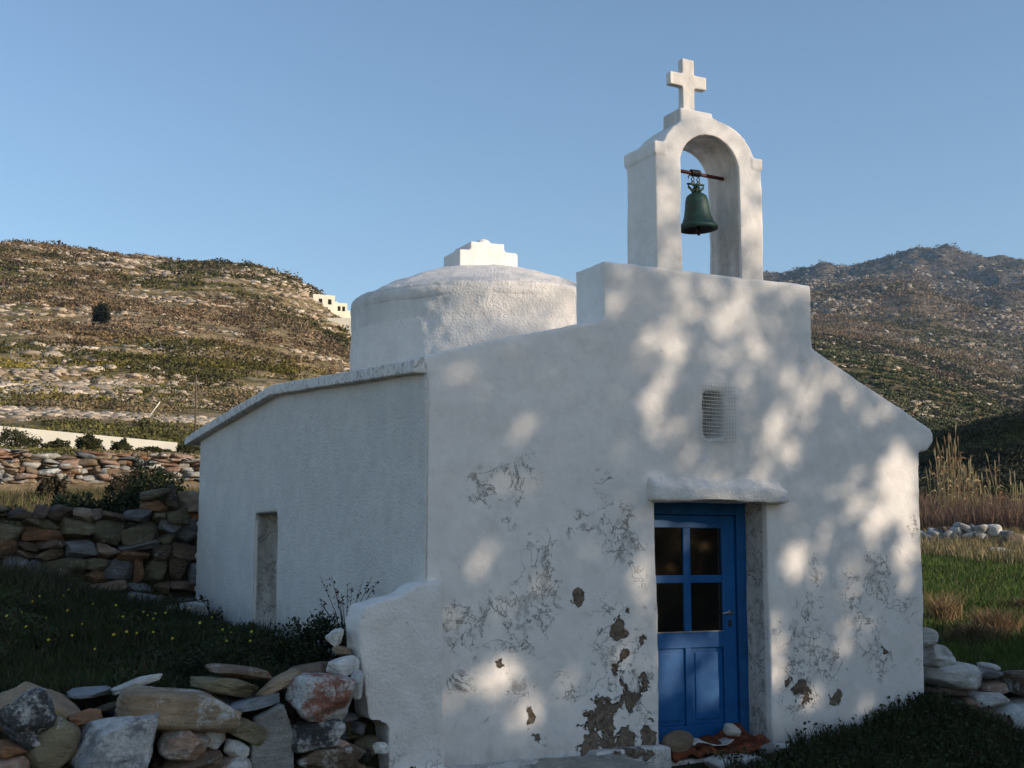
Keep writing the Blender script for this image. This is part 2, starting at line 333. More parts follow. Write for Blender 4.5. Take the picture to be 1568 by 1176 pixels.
# hills: polar sheet
m = NT('hillside', .97, .1); tr = m.attr('dist'); lush = m.attr('lush'); O = m.obj
c = m.mix(m.ramp(m.noise(.05, 6, .6), .38, .62), (.34, .235, .125), (.45, .33, .20))
c = m.mix(m.ramp(m.noise(.5, 9, .72, m.scale(O, 1, 1, 2.2)), .44, .56), c, m.mix(m.ramp(m.noise(.12, 5), .42, .58), (.20, .145, .075), (.135, .12, .042)))
c = m.mix(m.mat('MULTIPLY', m.ramp(m.noise(.09, 5, .6), .55, .63), .7), c, (.13, .12, .035))
sz = m.scale(O, 1, 1, 3.5)
rk = m.ramp(m.noise(.55, 9, .72, sz), .56, .62); rk = m.mat('MULTIPLY', rk, m.ramp(m.noise(.06, 4, .5), .42, .58))
c = m.mix(rk, c, m.mix(m.ramp(m.noise(1.2, 5), .4, .6), (.38, .31, .23), (.56, .48, .38)))
far = m.ramp(tr, 330, 650)
fc = m.mix(m.ramp(m.noise(.16, 10, .78), .42, .56), (.085, .072, .052), (.18, .14, .105)); frk = m.mat('MULTIPLY', m.ramp(m.noise(.28, 10, .8, m.scale(O, 1, 1, 2.2), dist=.5), .50, .58), m.ramp(m.noise(.018, 5, .6), .40, .58)); fc = m.mix(frk, fc, (.36, .31, .26))
fc = m.mix(m.mat('MULTIPLY', m.ramp(m.noise(.22, 8, .75), .52, .6), .7), fc, (.055, .055, .035))
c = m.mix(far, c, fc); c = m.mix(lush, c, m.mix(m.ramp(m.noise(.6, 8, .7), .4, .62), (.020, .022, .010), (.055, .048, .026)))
hb = m.mat('ADD', m.noise(.5, 9, .72), m.mat('MULTIPLY', m.noise(.06, 8, .7), m.mat('MULTIPLY', far, 6)))
M['hill'] = m.out(c, m.bump(hb, 1, .9))
def polar(name, az0, az1, na, d0, d1, nd, mat):
    a = np.linspace(az0, az1, na); d = np.geomspace(d0, d1, nd); A, Dd = np.meshgrid(a, d); A = A.ravel(); Dd = Dd.ravel()
    th = np.radians(HEAD + A); z = Tz(A, Dd)
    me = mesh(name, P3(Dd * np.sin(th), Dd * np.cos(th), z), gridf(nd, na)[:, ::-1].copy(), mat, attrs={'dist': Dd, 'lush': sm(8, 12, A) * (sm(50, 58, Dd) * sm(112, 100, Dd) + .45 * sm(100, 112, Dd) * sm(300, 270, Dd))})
    return tag(link(name, me), kind='structure')
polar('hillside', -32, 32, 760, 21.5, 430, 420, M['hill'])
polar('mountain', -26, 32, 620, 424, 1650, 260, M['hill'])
# the spur outside the frame on the right that keeps the lower slope in its shadow
n = 70; a, r = np.meshgrid(np.linspace(0, 2 * pi, n), np.linspace(0, 1, 40)); a = a.ravel(); r = r.ravel()
tu = r * 46 * np.cos(a); tv = r * 26 * np.sin(a) # tu along light, tv across
hx = 96 + tu * SH[0] * .6 + tv * CH[0]; hy = 14 + tu * SH[1] * .6 + tv * CH[1]
hz = 1 + 27 * (1 - r ** 2) ** 1.1 + 1.5 * fbm(P3(hx / 9, hy / 9), 4, 71) * (1 - r)
tag(link('hill', mesh('hill', P3(hx, hy, hz), gridf(40, n), M['hill'], attrs={'dist': hx * 0 + 100})), kind='structure')

# ------------------------------------------------------------------ stones
def ico(sub):
    bm = bmesh.new(); bmesh.ops.create_icosphere(bm, subdivisions=sub, radius=1); v = np.array([q.co[:] for q in bm.verts]); f = np.array([[q.index for q in p.verts] for p in bm.faces]); bm.free(); return v, f
ICO = {k: ico(k) for k in (1, 2, 3, 4, 5)}
def rotm(rx, ry, rz): return np.array(Matrix.Rotation(rz, 3, 'Z') @ Matrix.Rotation(ry, 3, 'Y') @ Matrix.Rotation(rx, 3, 'X'))
def rock(seed, dims, sub=4, blocky=3.0, chops=7, rough=.09, rot=(0, 0, 0), depth=.8):
    r_ = np.random.default_rng(seed); p = ICO[sub][0].copy()
    p = p / (np.abs(p) ** blocky).sum(1, keepdims=True) ** (1 / blocky)
    for k in range(chops):
        nn = r_.normal(size=3); nn[1] *= 1.0; nn /= np.linalg.norm(nn); s = p @ nn; dlim = r_.uniform(.55, .95) * s.max() ** .9
        ov = s > dlim; p[ov] -= np.outer((s[ov] - dlim) * .96, nn)
    q = p + seed * 3.1
    p = p * (1 + rough * fbm(q * 1.3, 3, seed)[:, None] * 1.6 + (rough * .40 * fbm(q * 5, 3, seed + 5))[:, None] + (.022 * vn(q * (1.2, 1.2, 9), seed + 9))[:, None])
    p = p * np.array(dims) / 2 / np.array([.93, .93, .93])
    return p @ rotm(*rot).T
STC = {'tan': (.26, .19, .125), 'brown': (.15, .105, .075), 'grey': (.20, .20, .205), 'dark': (.055, .055, .058), 'orange': (.24, .125, .065), 'pink': (.33, .22, .165), 'pale': (.42, .40, .37), 'white': (.60, .58, .55), 'olive': (.17, .145, .09), 'red': (.22, .10, .07), 'bluegrey': (.17, .185, .20)}
def stone(name, c, dims, col, wash=0., seed=0, sub=4, rot=(0, 0, 0), parent=None, label=None, blocky=3., chops=7, rough=.07, group=None, top=False):
    v = rock(seed, dims, sub, blocky, chops, rough, rot)
    t = np.broadcast_to(np.array(STC[col]) if isinstance(col, str) else np.array(col), (len(v), 3))
    wv = np.full(len(v), wash) * (1 + .5 * vn(v / max(dims) * 3 + seed, 4))
    o = link(name, mesh(name, v, ICO[sub][1], M['stone'], attrs={'tint': t, 'wash': wv}), parent); o.location = c
    if label or top: tag(o, label, 'stone', group)
    return o
FG = [ # x, y, z, w, h, depth, tilt, colour, whitewash, label
 (1.05, 8.66, .58, .74, .34, .5, 4, 'tan', .25, 'broad tan boulder behind the dark stone at the left end of the tumbled wall'),
 (.968, 8.33, .606, .27, .24, .26, -25, 'dark', .55, 'black stone splashed with white lime, perched on the left end of the tumbled wall'),
 (.945, 8.38, .470, .26, .115, .3, 28, 'dark', .45, 'dark wedge with one white tip under the lime splashed black stone'),
 (.880, 8.38, .400, .20, .09, .3, 8, 'orange', 0, 'flat orange stone at the left edge of the tumbled wall'),
 (.870, 8.36, .305, .24, .15, .28, -4, 'pink', .45, 'rounded pinkish stone at the bottom left corner'),
 (1.125, 8.34, .40, .24, .32, .3, 32, 'olive', .3, 'smooth grey brown oval boulder leaning to the right at the left end'),
 (1.34, 8.50, .54, .25, .12, .3, -14, 'orange', 0, 'orange pointed wedge above the big grey boulder'),
 (1.51, 8.30, .40, .56, .375, .42, -3, 'grey', .95, 'largest grey boulder with big white lime patches'),
 (1.894, 8.40, .577, .70, .215, .42, 5, 'tan', .50, 'long loaf shaped tan stone lying across the top of the tumbled wall'),
 (1.69, 8.72, .715, .32, .06, .16, -17, 'pale', .1, 'thin pale slab behind the long tan stone'),
 (1.92, 8.33, .379, .27, .235, .3, 22, 'pink', .75, 'white and brown pointed stone under the long tan stone'),
 (2.106, 8.34, .39, .145, .13, .16, 10, 'pale', .95, 'small chalky white stone beside the brown leaning wedge'),
 (2.245, 8.33, .315, .15, .10, .16, 14, 'pale', .9, 'small chipped white stone left of the upright slab'),
 (1.951, 8.36, .225, .36, .17, .34, -16, 'brown', .4, 'dark brown stone at the foot of the tumbled wall'),
 (2.21, 8.31, .19, .25, .15, .28, -4, 'pink', .75, 'rounded white stone with a small weed at the foot of the tumbled wall'),
 (2.31, 8.38, .43, .27, .12, .26, 26, 'olive', .1, 'brown grey wedge leaning against the upright slab'),
 (2.229, 8.58, .697, .41, .115, .3, 11, 'olive', .15, 'grey brown flat stone above the right end of the long tan stone'),
 (2.345, 8.66, .765, .38, .085, .3, 7, 'brown', .25, 'thin brown slab, topmost of the tumbled wall'),
 (2.568, 8.52, .70, .30, .065, .24, -23, 'tan', .2, 'thin tan slab tilted up towards the red brown stone'),
 (2.376, 8.44, .585, .34, .075, .28, -13, 'bluegrey', .4, 'narrow grey green slab wedged above the upright slab'),
 (2.834, 8.38, .60, .40, .285, .32, 5, 'red', .78, 'squared red brown stone with a white limed face'),
 (2.797, 8.40, .365, .36, .165, .3, -8, 'dark', .62, 'black streaked stone beneath the squared red brown stone'),
 (3.00, 8.47, .780, .235, .13, .16, -16, 'white', .8, 'white rounded stone leaning on the buttress'),
 (3.066, 8.33, .675, .105, .19, .14, 6, 'pale', .6, 'upright pale stone pressed against the buttress'),
 (2.924, 8.40, .205, .46, .15, .3, 0, 'brown', .62, 'long dark brown stone half buried in weeds below the buttress'),
 (3.21, 8.25, .263, .125, .07, .12, 0, 'white', .9, 'small white stone under the corner of the buttress'),
 (2.955, 8.32, .303, .12, .07, .12, 12, 'pink', .5, 'crumbly pinkish lump on the long dark brown stone'),
 (1.405, 8.80, .665, .27, .06, .2, 0, 'bluegrey', .1, 'flat grey stone lying in the grass behind the big grey boulder'),
 (3.03, 8.66, .985, .12, .13, .16, -40, 'white', .8, 'white stone peeping out behind the top left edge of the buttress'),
 (3.06, 8.60, .885, .12, .07, .16, 5, 'tan', .2, 'small brown chip between two white stones beside the buttress'),
 (2.95, 8.72, .62, .5, .34, .3, 0, 'brown', .1, 'dark brown block in shadow behind the red brown stone'),
]
for i, (x, y, z, ww, hh, dd, tl, col, wash, lab) in enumerate(FG):
    if 'loaf' in lab: bl, ch = 6.0, 2
    elif 'squared' in lab: bl, ch = 6, 4
    elif 'rounded' in lab or 'oval' in lab: bl, ch = 3.0, 5
    elif 'slab' in lab or 'flat' in lab: bl, ch = 4.5, 9
    else: bl, ch = 4.6, 14
    stone('stone', (x, y, z), (ww, dd, hh), tuple(np.array(STC[col]) * 1.65), wash, 100 + i, 5 if ww > .2 else 4, (0, R(tl), R(random.uniform(-8, 8))), label=lab, blocky=bl, chops=ch, group='loose stones of the tumbled foreground wall')
# the upright dressed slab
sb = MB(); sb.prism([(2.335, .10), (2.635, .10), (2.625, .40), (2.55, .585), (2.36, .50), (2.345, .3)], 8.30, 8.40)
me, v, nn = remesh(sb, .012, 3); v += nn * (.006 * fbm(v * 9, 4, 3))[:, None]
me.attributes.new('tint', 'FLOAT_COLOR', 'POINT').data.foreach_set('color', np.tile([.36, .35, .33, 1], len(v)).astype(np.float32))
tag(finish(me, 'stone_slab', v, M['stone'], {'wash': np.full(len(v), .12)}), 'smooth pale grey slab standing upright in the tumbled wall', 'stone slab')
# loose fill behind and below the big stones: nobody could count it
V = []; F = []; T = []; W = []; nv = 0
for k in range(230):
    x = random.uniform(.2, 3.25); z = random.uniform(-.15, .60); y = 8.52 + .16 * (z / .6) + random.uniform(-.04, .06)
    dm = (random.uniform(.08, .24), random.uniform(.1, .2), random.uniform(.05, .13))
    q = rock(900 + k, dm, 3, 3, 5, .08, (0, R(random.uniform(-20, 20)), random.uniform(-1, 1))) + (x, y, z); V.append(q); F.append(ICO[3][1] + nv); nv += len(q)
    T.append(np.broadcast_to(np.array(STC[random.choice(['brown', 'olive', 'tan', 'grey', 'dark'])]) * random.uniform(.6, 1), q.shape)); W.append(np.full(len(q), random.choice([0, 0, .2, .6])))
tag(link('rubble', mesh('rubble', np.concatenate(V), np.concatenate(F), M['stone'], attrs={'tint': np.concatenate(T), 'wash': np.concatenate(W)})), 'small rubble packed between and behind the big stones of the tumbled wall', 'rubble', kind='stuff')

def dry_wall(name, label, p0, p1, z0, z1, thick, colours, sizes, seed, cap=True, cells=None, washf=.0, nmax=100, sub=3, core=True, topvar=.08, group=None, order='near', pack=.93, cmat='gap_dark'):
    """stones laid in rough courses along p0-p1; up to nmax stones are parts, the rest one part"""
    r_ = random.Random(seed); p0 = np.array(p0); p1 = np.array(p1); L = np.linalg.norm(p1 - p0); dr = (p1 - p0) / L; nr = np.array([dr[1], -dr[0]])
    root = empty(name, label, 'wall', (p0[0], p0[1], 0), 0, group); items = []; z = 0; H0 = z1[0] - z0[0]; course = 0
    Hm = max(z1[0] - z0[0], z1[1] - z0[1])
    while z < Hm - .03:
        ch = r_.uniform(*sizes[1]); x = r_.uniform(-.2, 0)
        while x < L:
            wd = r_.uniform(*sizes[0]) * (1.3 if r_.random() < .15 else 1); t = (x + wd / 2) / L; zb = z0[0] + (z0[1] - z0[0]) * t; zt = z1[0] + (z1[1] - z1[0]) * t + topvar * sin(x * 2.1 + seed) + topvar * r_.uniform(-.5, .5)
            if 0 <= t <= 1.02 and zb + z < zt:
                h = ch * r_.uniform(.85, 1.2); 
                if r_.random() < .22: # two thin stones instead of one
                    for q in (0, 1): items.append((x + wd / 2, zb + z + h * (.25 + .5 * q), wd, h * .55))
                else: items.append((x + wd / 2, zb + z + h / 2, wd, h * 1.05))
            x += wd * pack
        z += ch * pack
    if order == 'top': items.sort(key=lambda q: -q[1])
    rest = []
    for k, (x, zz, wd, h) in enumerate(items):
        c = p0 + dr * x + nr * (-thick / 2 + r_.uniform(-.03, .05)); col = np.array(STC[r_.choice(colours)]) * r_.uniform(.75, 1.25)
        v = rock(seed * 1000 + k, (wd * 1.06, thick * r_.uniform(.8, 1.1), h), sub, 4.8, 13, .10, (0, R(r_.uniform(-9, 9)), 0)) @ np.array(Matrix.Rotation(math.atan2(dr[1], dr[0]), 3, 'Z')).T
        wsh = washf * r_.choice([0, .5, 1, 1.6])
        if k < nmax:
            o = link('stone', mesh('stone', v, ICO[sub][1], M['stone'], attrs={'tint': np.broadcast_to(col, v.shape), 'wash': np.full(len(v), wsh)}), root); o.location = (c[0] - p0[0], c[1] - p0[1], zz)
        else: rest.append((v + (c[0] - p0[0], c[1] - p0[1], zz), col, wsh))
    if rest:
        n = len(rest[0][0]); me = mesh('small_stones', np.concatenate([q[0] for q in rest]), np.concatenate([ICO[sub][1] + i * n for i in range(len(rest))]), M['stone'], attrs={'tint': np.concatenate([np.broadcast_to(q[1], q[0].shape) for q in rest]), 'wash': np.concatenate([np.full(n, q[2]) for q in rest])})
        tag(link('small_stones', me, root), kind='stuff')
    if core:
        b = MB(); A = nr * (-thick * .95); B = nr * (-thick * .45)
        c4 = [np.zeros(2) + A, (p1 - p0) + A, (p1 - p0) + B, np.zeros(2) + B]; za = [(z0[0] - .3, z1[0] - .16), (z0[1] - .3, z1[1] - .16)]
        zz = [za[0], za[1], za[1], za[0]]
        b.add([(*q, w_[0]) for q, w_ in zip(c4, zz)] + [(*q, w_[1]) for q, w_ in zip(c4, zz)], [(3, 2, 1, 0), (4, 5, 6, 7), (0, 1, 5, 4), (1, 2, 6, 5), (2, 3, 7, 6), (3, 0, 4, 7)])
        b.build('earth_core', M[cmat], root)
    return root
dry_wall('dry_stone_wall', 'brown dry stone wall in shade running from the far corner of the chapel to the left', (-1.6, 15.9), (3.72, 15.75), (1.0, .92), (1.98, 2.10), .42,
         ['brown', 'olive', 'tan', 'grey', 'brown', 'olive', 'grey', 'tan', 'brown', 'olive', 'orange', 'pink'], ((.14, .46), (.13, .30)), 3, washf=.12, order='top', sub=4)
dry_wall('terrace_wall', 'sunlit terrace wall of pale and ochre slabs on the bank behind the shaded wall', (-2.5, 27.3), (8.6, 26.0), (2.5, 2.45), (3.62, 3.52), .5,
         ['pale', 'tan', 'pink', 'pale', 'tan', 'bluegrey', 'tan', 'pink', 'orange', 'pale'], ((.12, .55), (.07, .15)), 5, washf=.45, sub=3, topvar=.06, pack=.80, cmat='sandy')
# low right wall
rw = empty('low_stone_wall', 'low wall of whitewashed boulders running right from the chapel corner', 'wall', (8.5, 8.7, 0), 0)
RW = [(8.62, .81, .13, .17, .2, 20, 'white', .6), (8.72, .65, .26, .19, .3, 12, 'white', .7), (8.93, .45, .48, .27, .4, 6, 'white', .9), (8.81, .33, .42, .08, .36, 4, 'brown', .1), (8.74, .22, .36, .12, .3, 0, 'dark', .0), (9.36, .227, .36, .145, .3, 4, 'white', .9),  # the first dark stone stands in for shadow under the brown slab
      (9.06, .22, .22, .09, .26, 0, 'pink', .5), (9.12, .08, .34, .19, .3, 0, 'brown', .1), (9.62, .02, .50, .32, .4, 8, 'white', .9), (9.80, .36, .42, .22, .36, 0, 'brown', .6), (9.87, .155, .38, .14, .3, 0, 'white', .8), (9.42, .34, .24, .12, .3, 0, 'pink', .5),
      (9.45, .46, .44, .10, .36, 2, 'grey', .5), (9.485, .51, .17, .07, .2, 18, 'white', .8), (9.22, -.05, .18, .09, .2, 0, 'brown', .3), (10.1, -.05, .42, .26, .4, 3, 'white', .8), (9.2, -.12, .3, .16, .3, 5, 'pale', .5), (10.2, .3, .5, .25, .4, 3, 'white', .7), (10.15, .08, .4, .2, .4, 0, 'brown', .3), (10.6, .3, .4, .22, .4, 0, 'grey', .5), (8.70, .08, .3, .15, .3, 0, 'dark', 0), (9.0, -.08, .4, .16, .3, 0, 'dark', 0), (9.35, .06, .2, .14, .3, 0, 'brown', .2)]
RL = {2: 'big stone with a white limed face near the chapel corner', 8: 'large round white boulder at the foot of the wall', 1: 'white stone against the chapel corner'}
for i, (x, z, ww, hh, dd, tl, col, ws) in enumerate(RW):
    o = stone('stone', (x - 8.5, random.uniform(-.04, .04) + (.12 if z > .45 and i > 3 else 0) - .08 * (z < .1), z), (ww, dd, hh), col, ws, 300 + i, 4, (0, R(tl), R(random.uniform(-10, 10))), rw, blocky=2.8, chops=5)
    if i in RL: o['label'] = RL[i]
# boulders and the cleared heap in the right field
hp = empty('stone_heap', 'low heap of cleared pale stones in front of the reeds', 'stone heap', (24.5, 23.2, 0), 0)
HP = [(1400, 824), (1418, 820), (1432, 816), (1446, 812), (1440, 822), (1456, 818), (1468, 810), (1478, 808), (1490, 809), (1500, 812), (1470, 820), (1486, 818), (1512, 816), (1520, 812), (1528, 820), (1540, 818), (1480, 830), (1450, 828), (1500, 822), (1424, 828), (1410, 830)]
gh = float(ground_z(24.5, 23.2)[0])
for i, (px, py) in enumerate(HP):
    x = 24.0 + (px - 1420) / 125 * 1.34; y = 24.07 - (px - 1420) / 125 * 1.4
    stone('stone', (x - 24.5, y - 23.2, float(ground_z(x, y)[0]) + .05 + (830 - py) * .017), (random.uniform(.18, .5), .35, random.uniform(.14, .32)), random.choice(['pale', 'grey', 'bluegrey', 'pale', 'brown', 'white']), .5, 400 + i, 3, (0, R(random.uniform(-35, 35)), random.uniform(0, 3)), hp, blocky=4.5, chops=10)
def on_ground(name, label, x, y, dims, col, wash, seed, **k):
    return stone(name, (x, y, float(ground_z(x, y)[0]) + dims[2] * .25), dims, col, wash, seed, 4, (0, .1, .3), label=label, **k)
on_ground('boulder', 'tan boulder in dry grass at the right edge of the field', 23.9, 21.2, (.75, .6, .5), 'tan', .1, 501)
on_ground('boulder', 'flat pale stone lying in dry grass in front of the stone heap', 22.25, 20.12, (.8, .5, .22), 'pale', .3, 502)
on_ground('boulder', 'pale boulder half sunk in the shaded grass beside the chapel side wall', 3.2, 14.1, (.44, .35, .34), 'pale', .65, 503)
on_ground('boulder', 'dull grey boulder in the shaded grass left of the pale one', 2.85, 14.7, (.42, .35, .25), 'grey', .1, 504)

# ------------------------------------------------------------------ chapel
PEEL = [(4.92, 1.2, 0.07, 1.6), (5.26, 1.0, 0.09, 1.6), (5.13, 0.34, 0.17, 1), (5.37, 0.43, 0.13, .9), (5.49, 0.62, 0.08, .8), (5.22, 0.66, 0.06, .9), (7.04, 0.45, 0.11, .95), (7.39, 0.36, 0.08, .95), (4.27, 0.76, 0.07, .7), (4.49, 0.38, 0.03, 1.3), (4.98, 0.29, 0.11, 1), (5.49, 0.87, 0.05, .9), (4.55, 0.18, 0.05, 1), (5.01, 0.10, 0.15, 1), (5.27, 0.08, 0.15, 1), (5.51, 0.14, 0.1, 1), (6.92, 0.51, 0.05, .9), (7.96, 0.71, 0.05, .8), (5.28, 0.8, 0.07, .9), (5.33, .55, .2, .55)]
WEAR = [(4.0, 1.03, 0.16), (3.85, 0.97, 0.12), (4.43, 1.09, 0.22), (4.22, 1.07, 0.14), (4.54, 1.31, 0.17), (4.56, 1.53, 0.15), (4.63, 1.19, 0.11), (4.43, 2.09, 0.15), (4.13, 2.05, 0.11), (5.24, 1.8, 0.15), (5.38, 1.63, 0.14), (5.18, 2.08, 0.09), (5.17, 1.03, 0.14), (5.28, 0.75, 0.21), (5.47, 1.35, 0.1), (4.43, 0.59, 0.1), (4.79, 0.58, 0.1), (7.15, 1.12, 0.15), (7.08, 0.79, 0.2), (7.34, 0.65, 0.14), (7.96, 1.38, 0.2), (8.13, 1.13, 0.16), (8.0, 0.71, 0.07), (7.24, 1.44, 0.1), (7.79, 0.99, 0.16), (6.88, 0.3, 0.08), (5.31, 0.46, 0.25), (4.32, 1.79, 0.07), (5.53, 1.14, 0.13), (6.31, 2.35, 0.05), (4.94, 1.8, 0.09), (6.19, 2.67, 0.08), (7.85, 0.66, 0.17), (3.9, 0.62, 0.09), (8.36, 1.84, 0.08), (7.59, 1.27, 0.14), (7.02, 0.45, 0.15)]
YF, XL, XR, YB = 8.53, 3.64, 8.45, 16.0
chapel = empty('chapel', 'small whitewashed Greek island chapel with round drum, arched belfry and blue door', 'chapel', (6, 12.3, 0))
org = np.array([6, 12.3, 0])
def cb(mb, vox, name, parent=chapel, amp=.012, sc=1.6, sm_=3, wear=None, rough=0., fine=.004, mat='white', po=org):
    me, v, nn = remesh(mb, vox, sm_)
    v = v + nn * (amp * fbm(v * sc, 3, 5) + fine * fbm(v * 9, 3, 8))[:, None]
    wr = np.zeros(len(v)) + .06; pl = np.zeros(len(v)); rg = np.zeros(len(v)) + rough
    if wear is not None: wr, pl, rg = wear(v, nn)
    gr = grime_tonef(v, nn)
    return finish(me, name, v - po, M[mat], {'wear': wr, 'peel': pl, 'rough': rg, 'grime_tone': gr}, parent)
def grime_tonef(v, nn):
    """soil splash at the foot, stained reveal, darker niche, arch and undersides, runs under ledges"""
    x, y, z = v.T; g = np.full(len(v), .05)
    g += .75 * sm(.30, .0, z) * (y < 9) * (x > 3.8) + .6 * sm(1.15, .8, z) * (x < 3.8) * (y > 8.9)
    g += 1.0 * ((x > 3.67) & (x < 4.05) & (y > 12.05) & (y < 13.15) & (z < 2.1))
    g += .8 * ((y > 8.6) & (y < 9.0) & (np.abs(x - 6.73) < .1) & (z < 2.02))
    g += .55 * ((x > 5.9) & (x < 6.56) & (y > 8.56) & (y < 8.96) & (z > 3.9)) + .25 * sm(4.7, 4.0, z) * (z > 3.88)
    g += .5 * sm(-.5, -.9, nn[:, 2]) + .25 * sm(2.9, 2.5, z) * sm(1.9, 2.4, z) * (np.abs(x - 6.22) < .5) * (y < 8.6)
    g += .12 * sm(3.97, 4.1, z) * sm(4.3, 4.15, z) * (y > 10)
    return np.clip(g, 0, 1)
def fwear(v0, nn):
    v = v0 + np.stack([.10 * fbm(v0 * 6, 3, 400), 0 * v0[:, 0], .10 * fbm(v0 * 6, 3, 410)], 1)
    wr = np.zeros(len(v)); pl = np.zeros(len(v)); front = (v[:, 1] < 8.75)
    for x, z, r in WEAR: wr = np.maximum(wr, .95 * np.exp(-((v[:, 0] - x) ** 2 + (v[:, 2] - z) ** 2) / (1.6 * r * r)))
    for x, z, r, a in PEEL: pl = np.maximum(pl, a * np.exp(-((v[:, 0] - x) ** 2 + (v[:, 2] - z) ** 2) / (1.3 * r * r)))
    wr = wr * np.clip(.85 + 1.5 * fbm(v * 4.5, 3, 77), .1, 1.25); wr = np.maximum(wr, .18 * sm(2.1, .6, v[:, 2])) * front; pl = pl * front
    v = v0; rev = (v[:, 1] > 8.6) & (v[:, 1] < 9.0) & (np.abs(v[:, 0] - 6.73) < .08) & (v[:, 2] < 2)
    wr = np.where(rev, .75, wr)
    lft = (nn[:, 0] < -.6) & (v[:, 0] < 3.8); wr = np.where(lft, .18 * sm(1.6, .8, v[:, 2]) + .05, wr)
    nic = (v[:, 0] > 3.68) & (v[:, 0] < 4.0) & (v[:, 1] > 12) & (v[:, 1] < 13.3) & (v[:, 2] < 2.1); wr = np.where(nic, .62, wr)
    return wr, pl, lft * 1.0
b = MB(); zb = -.5; T0 = YF; T1 = YF + .45
b.prism([(XL, zb), (5.63, zb), (5.63, 3.0), (5.17, 3.40), (4.9, 3.34), (4.44, 3.23), (3.9, 3.09), (3.60, 2.99), (XL, 2.9)], T0, T1)      # left of the door
b.prism([(6.73, zb), (8.40, zb), (8.45, 2.47), (8.56, 2.49), (8.64, 2.585), (8.62, 2.68), (8.38, 2.80), (8.04, 2.96), (7.68, 3.13), (7.27, 3.33), (6.73, 3.5)], T0, T1)
b.prism([(5.60, 2.02), (6.76, 2.02), (6.76, 2.505), (5.60, 2.505)], T0, T1)                                                              # over the door
b.prism([(5.60, 2.49), (6.115, 2.49), (6.115, 2.90), (5.60, 2.90)], T0, T1); b.prism([(6.305, 2.49), (6.76, 2.49), (6.76, 2.90), (6.305, 2.90)], T0, T1)
b.prism([(5.0, 2.885), (7.3, 2.885), (7.3, 3.3), (5.17, 3.3)], T0, T1)
b.prism([(5.17, 3.2), (7.27, 3.2), (7.27, 3.885), (5.17, 3.875)], T0, T1)                                                                # belfry block
for y0, y1, z0, z1 in [(8.6, 12.2, zb, 2.92), (13.0, 15.55, zb, 2.92), (12.1, 13.1, 1.97, 2.92)]: b.box((XL, y0, z0), (XL + .45, y1, z1))
b.box((XL + .26, 12.1, zb), (XL + .45, 13.1, 2.0)); b.box((XL, 12.1, zb), (XL + .40, 13.1, .72))
b.prism([(8.6, 2.6), (8.6, 2.915), (12.27, 3.165), (15.55, 2.955), (15.55, 2.6)], XL, XL + .45, 'x')
b.box((8.0, 8.6, zb), (8.42, 15.6, 2.5)); b.box((XL + .05, 15.1, zb), (8.42, 15.55, 2.85))
# far corner is rough rubble bonding, so its edge steps in and out
for k in range(10): b.box((XL + .02, 15.4, .85 + k * .13), (XL + .4, 15.62 + .10 * ((k * 7) % 3) / 2, .85 + k * .13 + .08))
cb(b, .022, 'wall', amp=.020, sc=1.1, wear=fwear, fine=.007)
# roof slabs
b = MB(); b.prism([(8.54, 2.875), (8.54, 2.975), (10.4, 3.10), (12.27, 3.225), (14.1, 3.12), (15.98, 3.005), (15.98, 2.905), (14.1, 3.02), (12.27, 3.125), (10.4, 3.0)], XL - .09, XL + .02, 'x'); b.prism([(8.72, 2.89), (8.72, 2.985), (12.27, 3.225), (15.98, 3.005), (15.98, 2.905), (12.27, 3.125)], XL - .05, XL + .4, 'x')
cb(b, .0135, 'roof_edge', amp=.010, sc=2.2, sm_=1, wear=lambda v, nn: (v[:, 0] * 0 + .45, v[:, 0] * 0, v[:, 0] * 0 + .3), fine=.004)
b = MB(); b.prism([(8.62, 2.86), (8.62, 2.95), (12.27, 3.19), (15.9, 2.97), (15.9, 2.89), (12.27, 3.105)], XL + .1, 5.0, 'x')
b.prism([(5.0, 2.95), (8.3, 2.45), (8.62, 2.44), (8.64, 2.60), (8.3, 2.78), (7.0, 3.25), (5, 3.3)], 8.9, 15.8, 'y')
def rwear(v, nn): e = sm(3.70, 3.5, v[:, 0]); return .35 * e + .1, v[:, 0] * 0, v[:, 0] * 0 + .3
cb(b, .028, 'roof', amp=.010, sc=2.0, wear=rwear, fine=.006)
# drum and cap
DC = (6.0, 12.4); Rr = 1.47
b = MB(); b.lathe([(Rr, 0), (Rr, 1.35)], 72, (DC[0], DC[1], 2.9)); 
def dwear(v, nn): return v[:, 0] * 0 + .12, v[:, 0] * 0, v[:, 0] * 0 + .7
cb(b, .028, 'drum', amp=.03, sc=1.3, wear=dwear, fine=.014)
b = MB(); b.lathe([(Rr - .01, 4.08), (Rr + .018, 4.13), (Rr + .01, 4.19), (Rr - .12, 4.285), (1.1, 4.42), (.7, 4.56), (.35, 4.64), (.01, 4.66)], 72, (DC[0], DC[1], 0))
cb(b, .028, 'dome', amp=.022, sc=1.5, wear=dwear, fine=.012)
b = MB(); b.prism([(5.47, 4.5), (6.16, 4.5), (6.16, 4.765), (6.14, 4.78), (6.0, 4.78), (6.0, 4.865), (5.60, 4.855), (5.60, 4.765), (5.47, 4.76)], 11.95, 12.38); b.lathe([(.085, 0), (.075, .035), (.03, .062)], 16, (5.79, 12.05, 4.85))
cb(b, .016, 'dome_pedestal', amp=.006, sc=3, sm_=2)
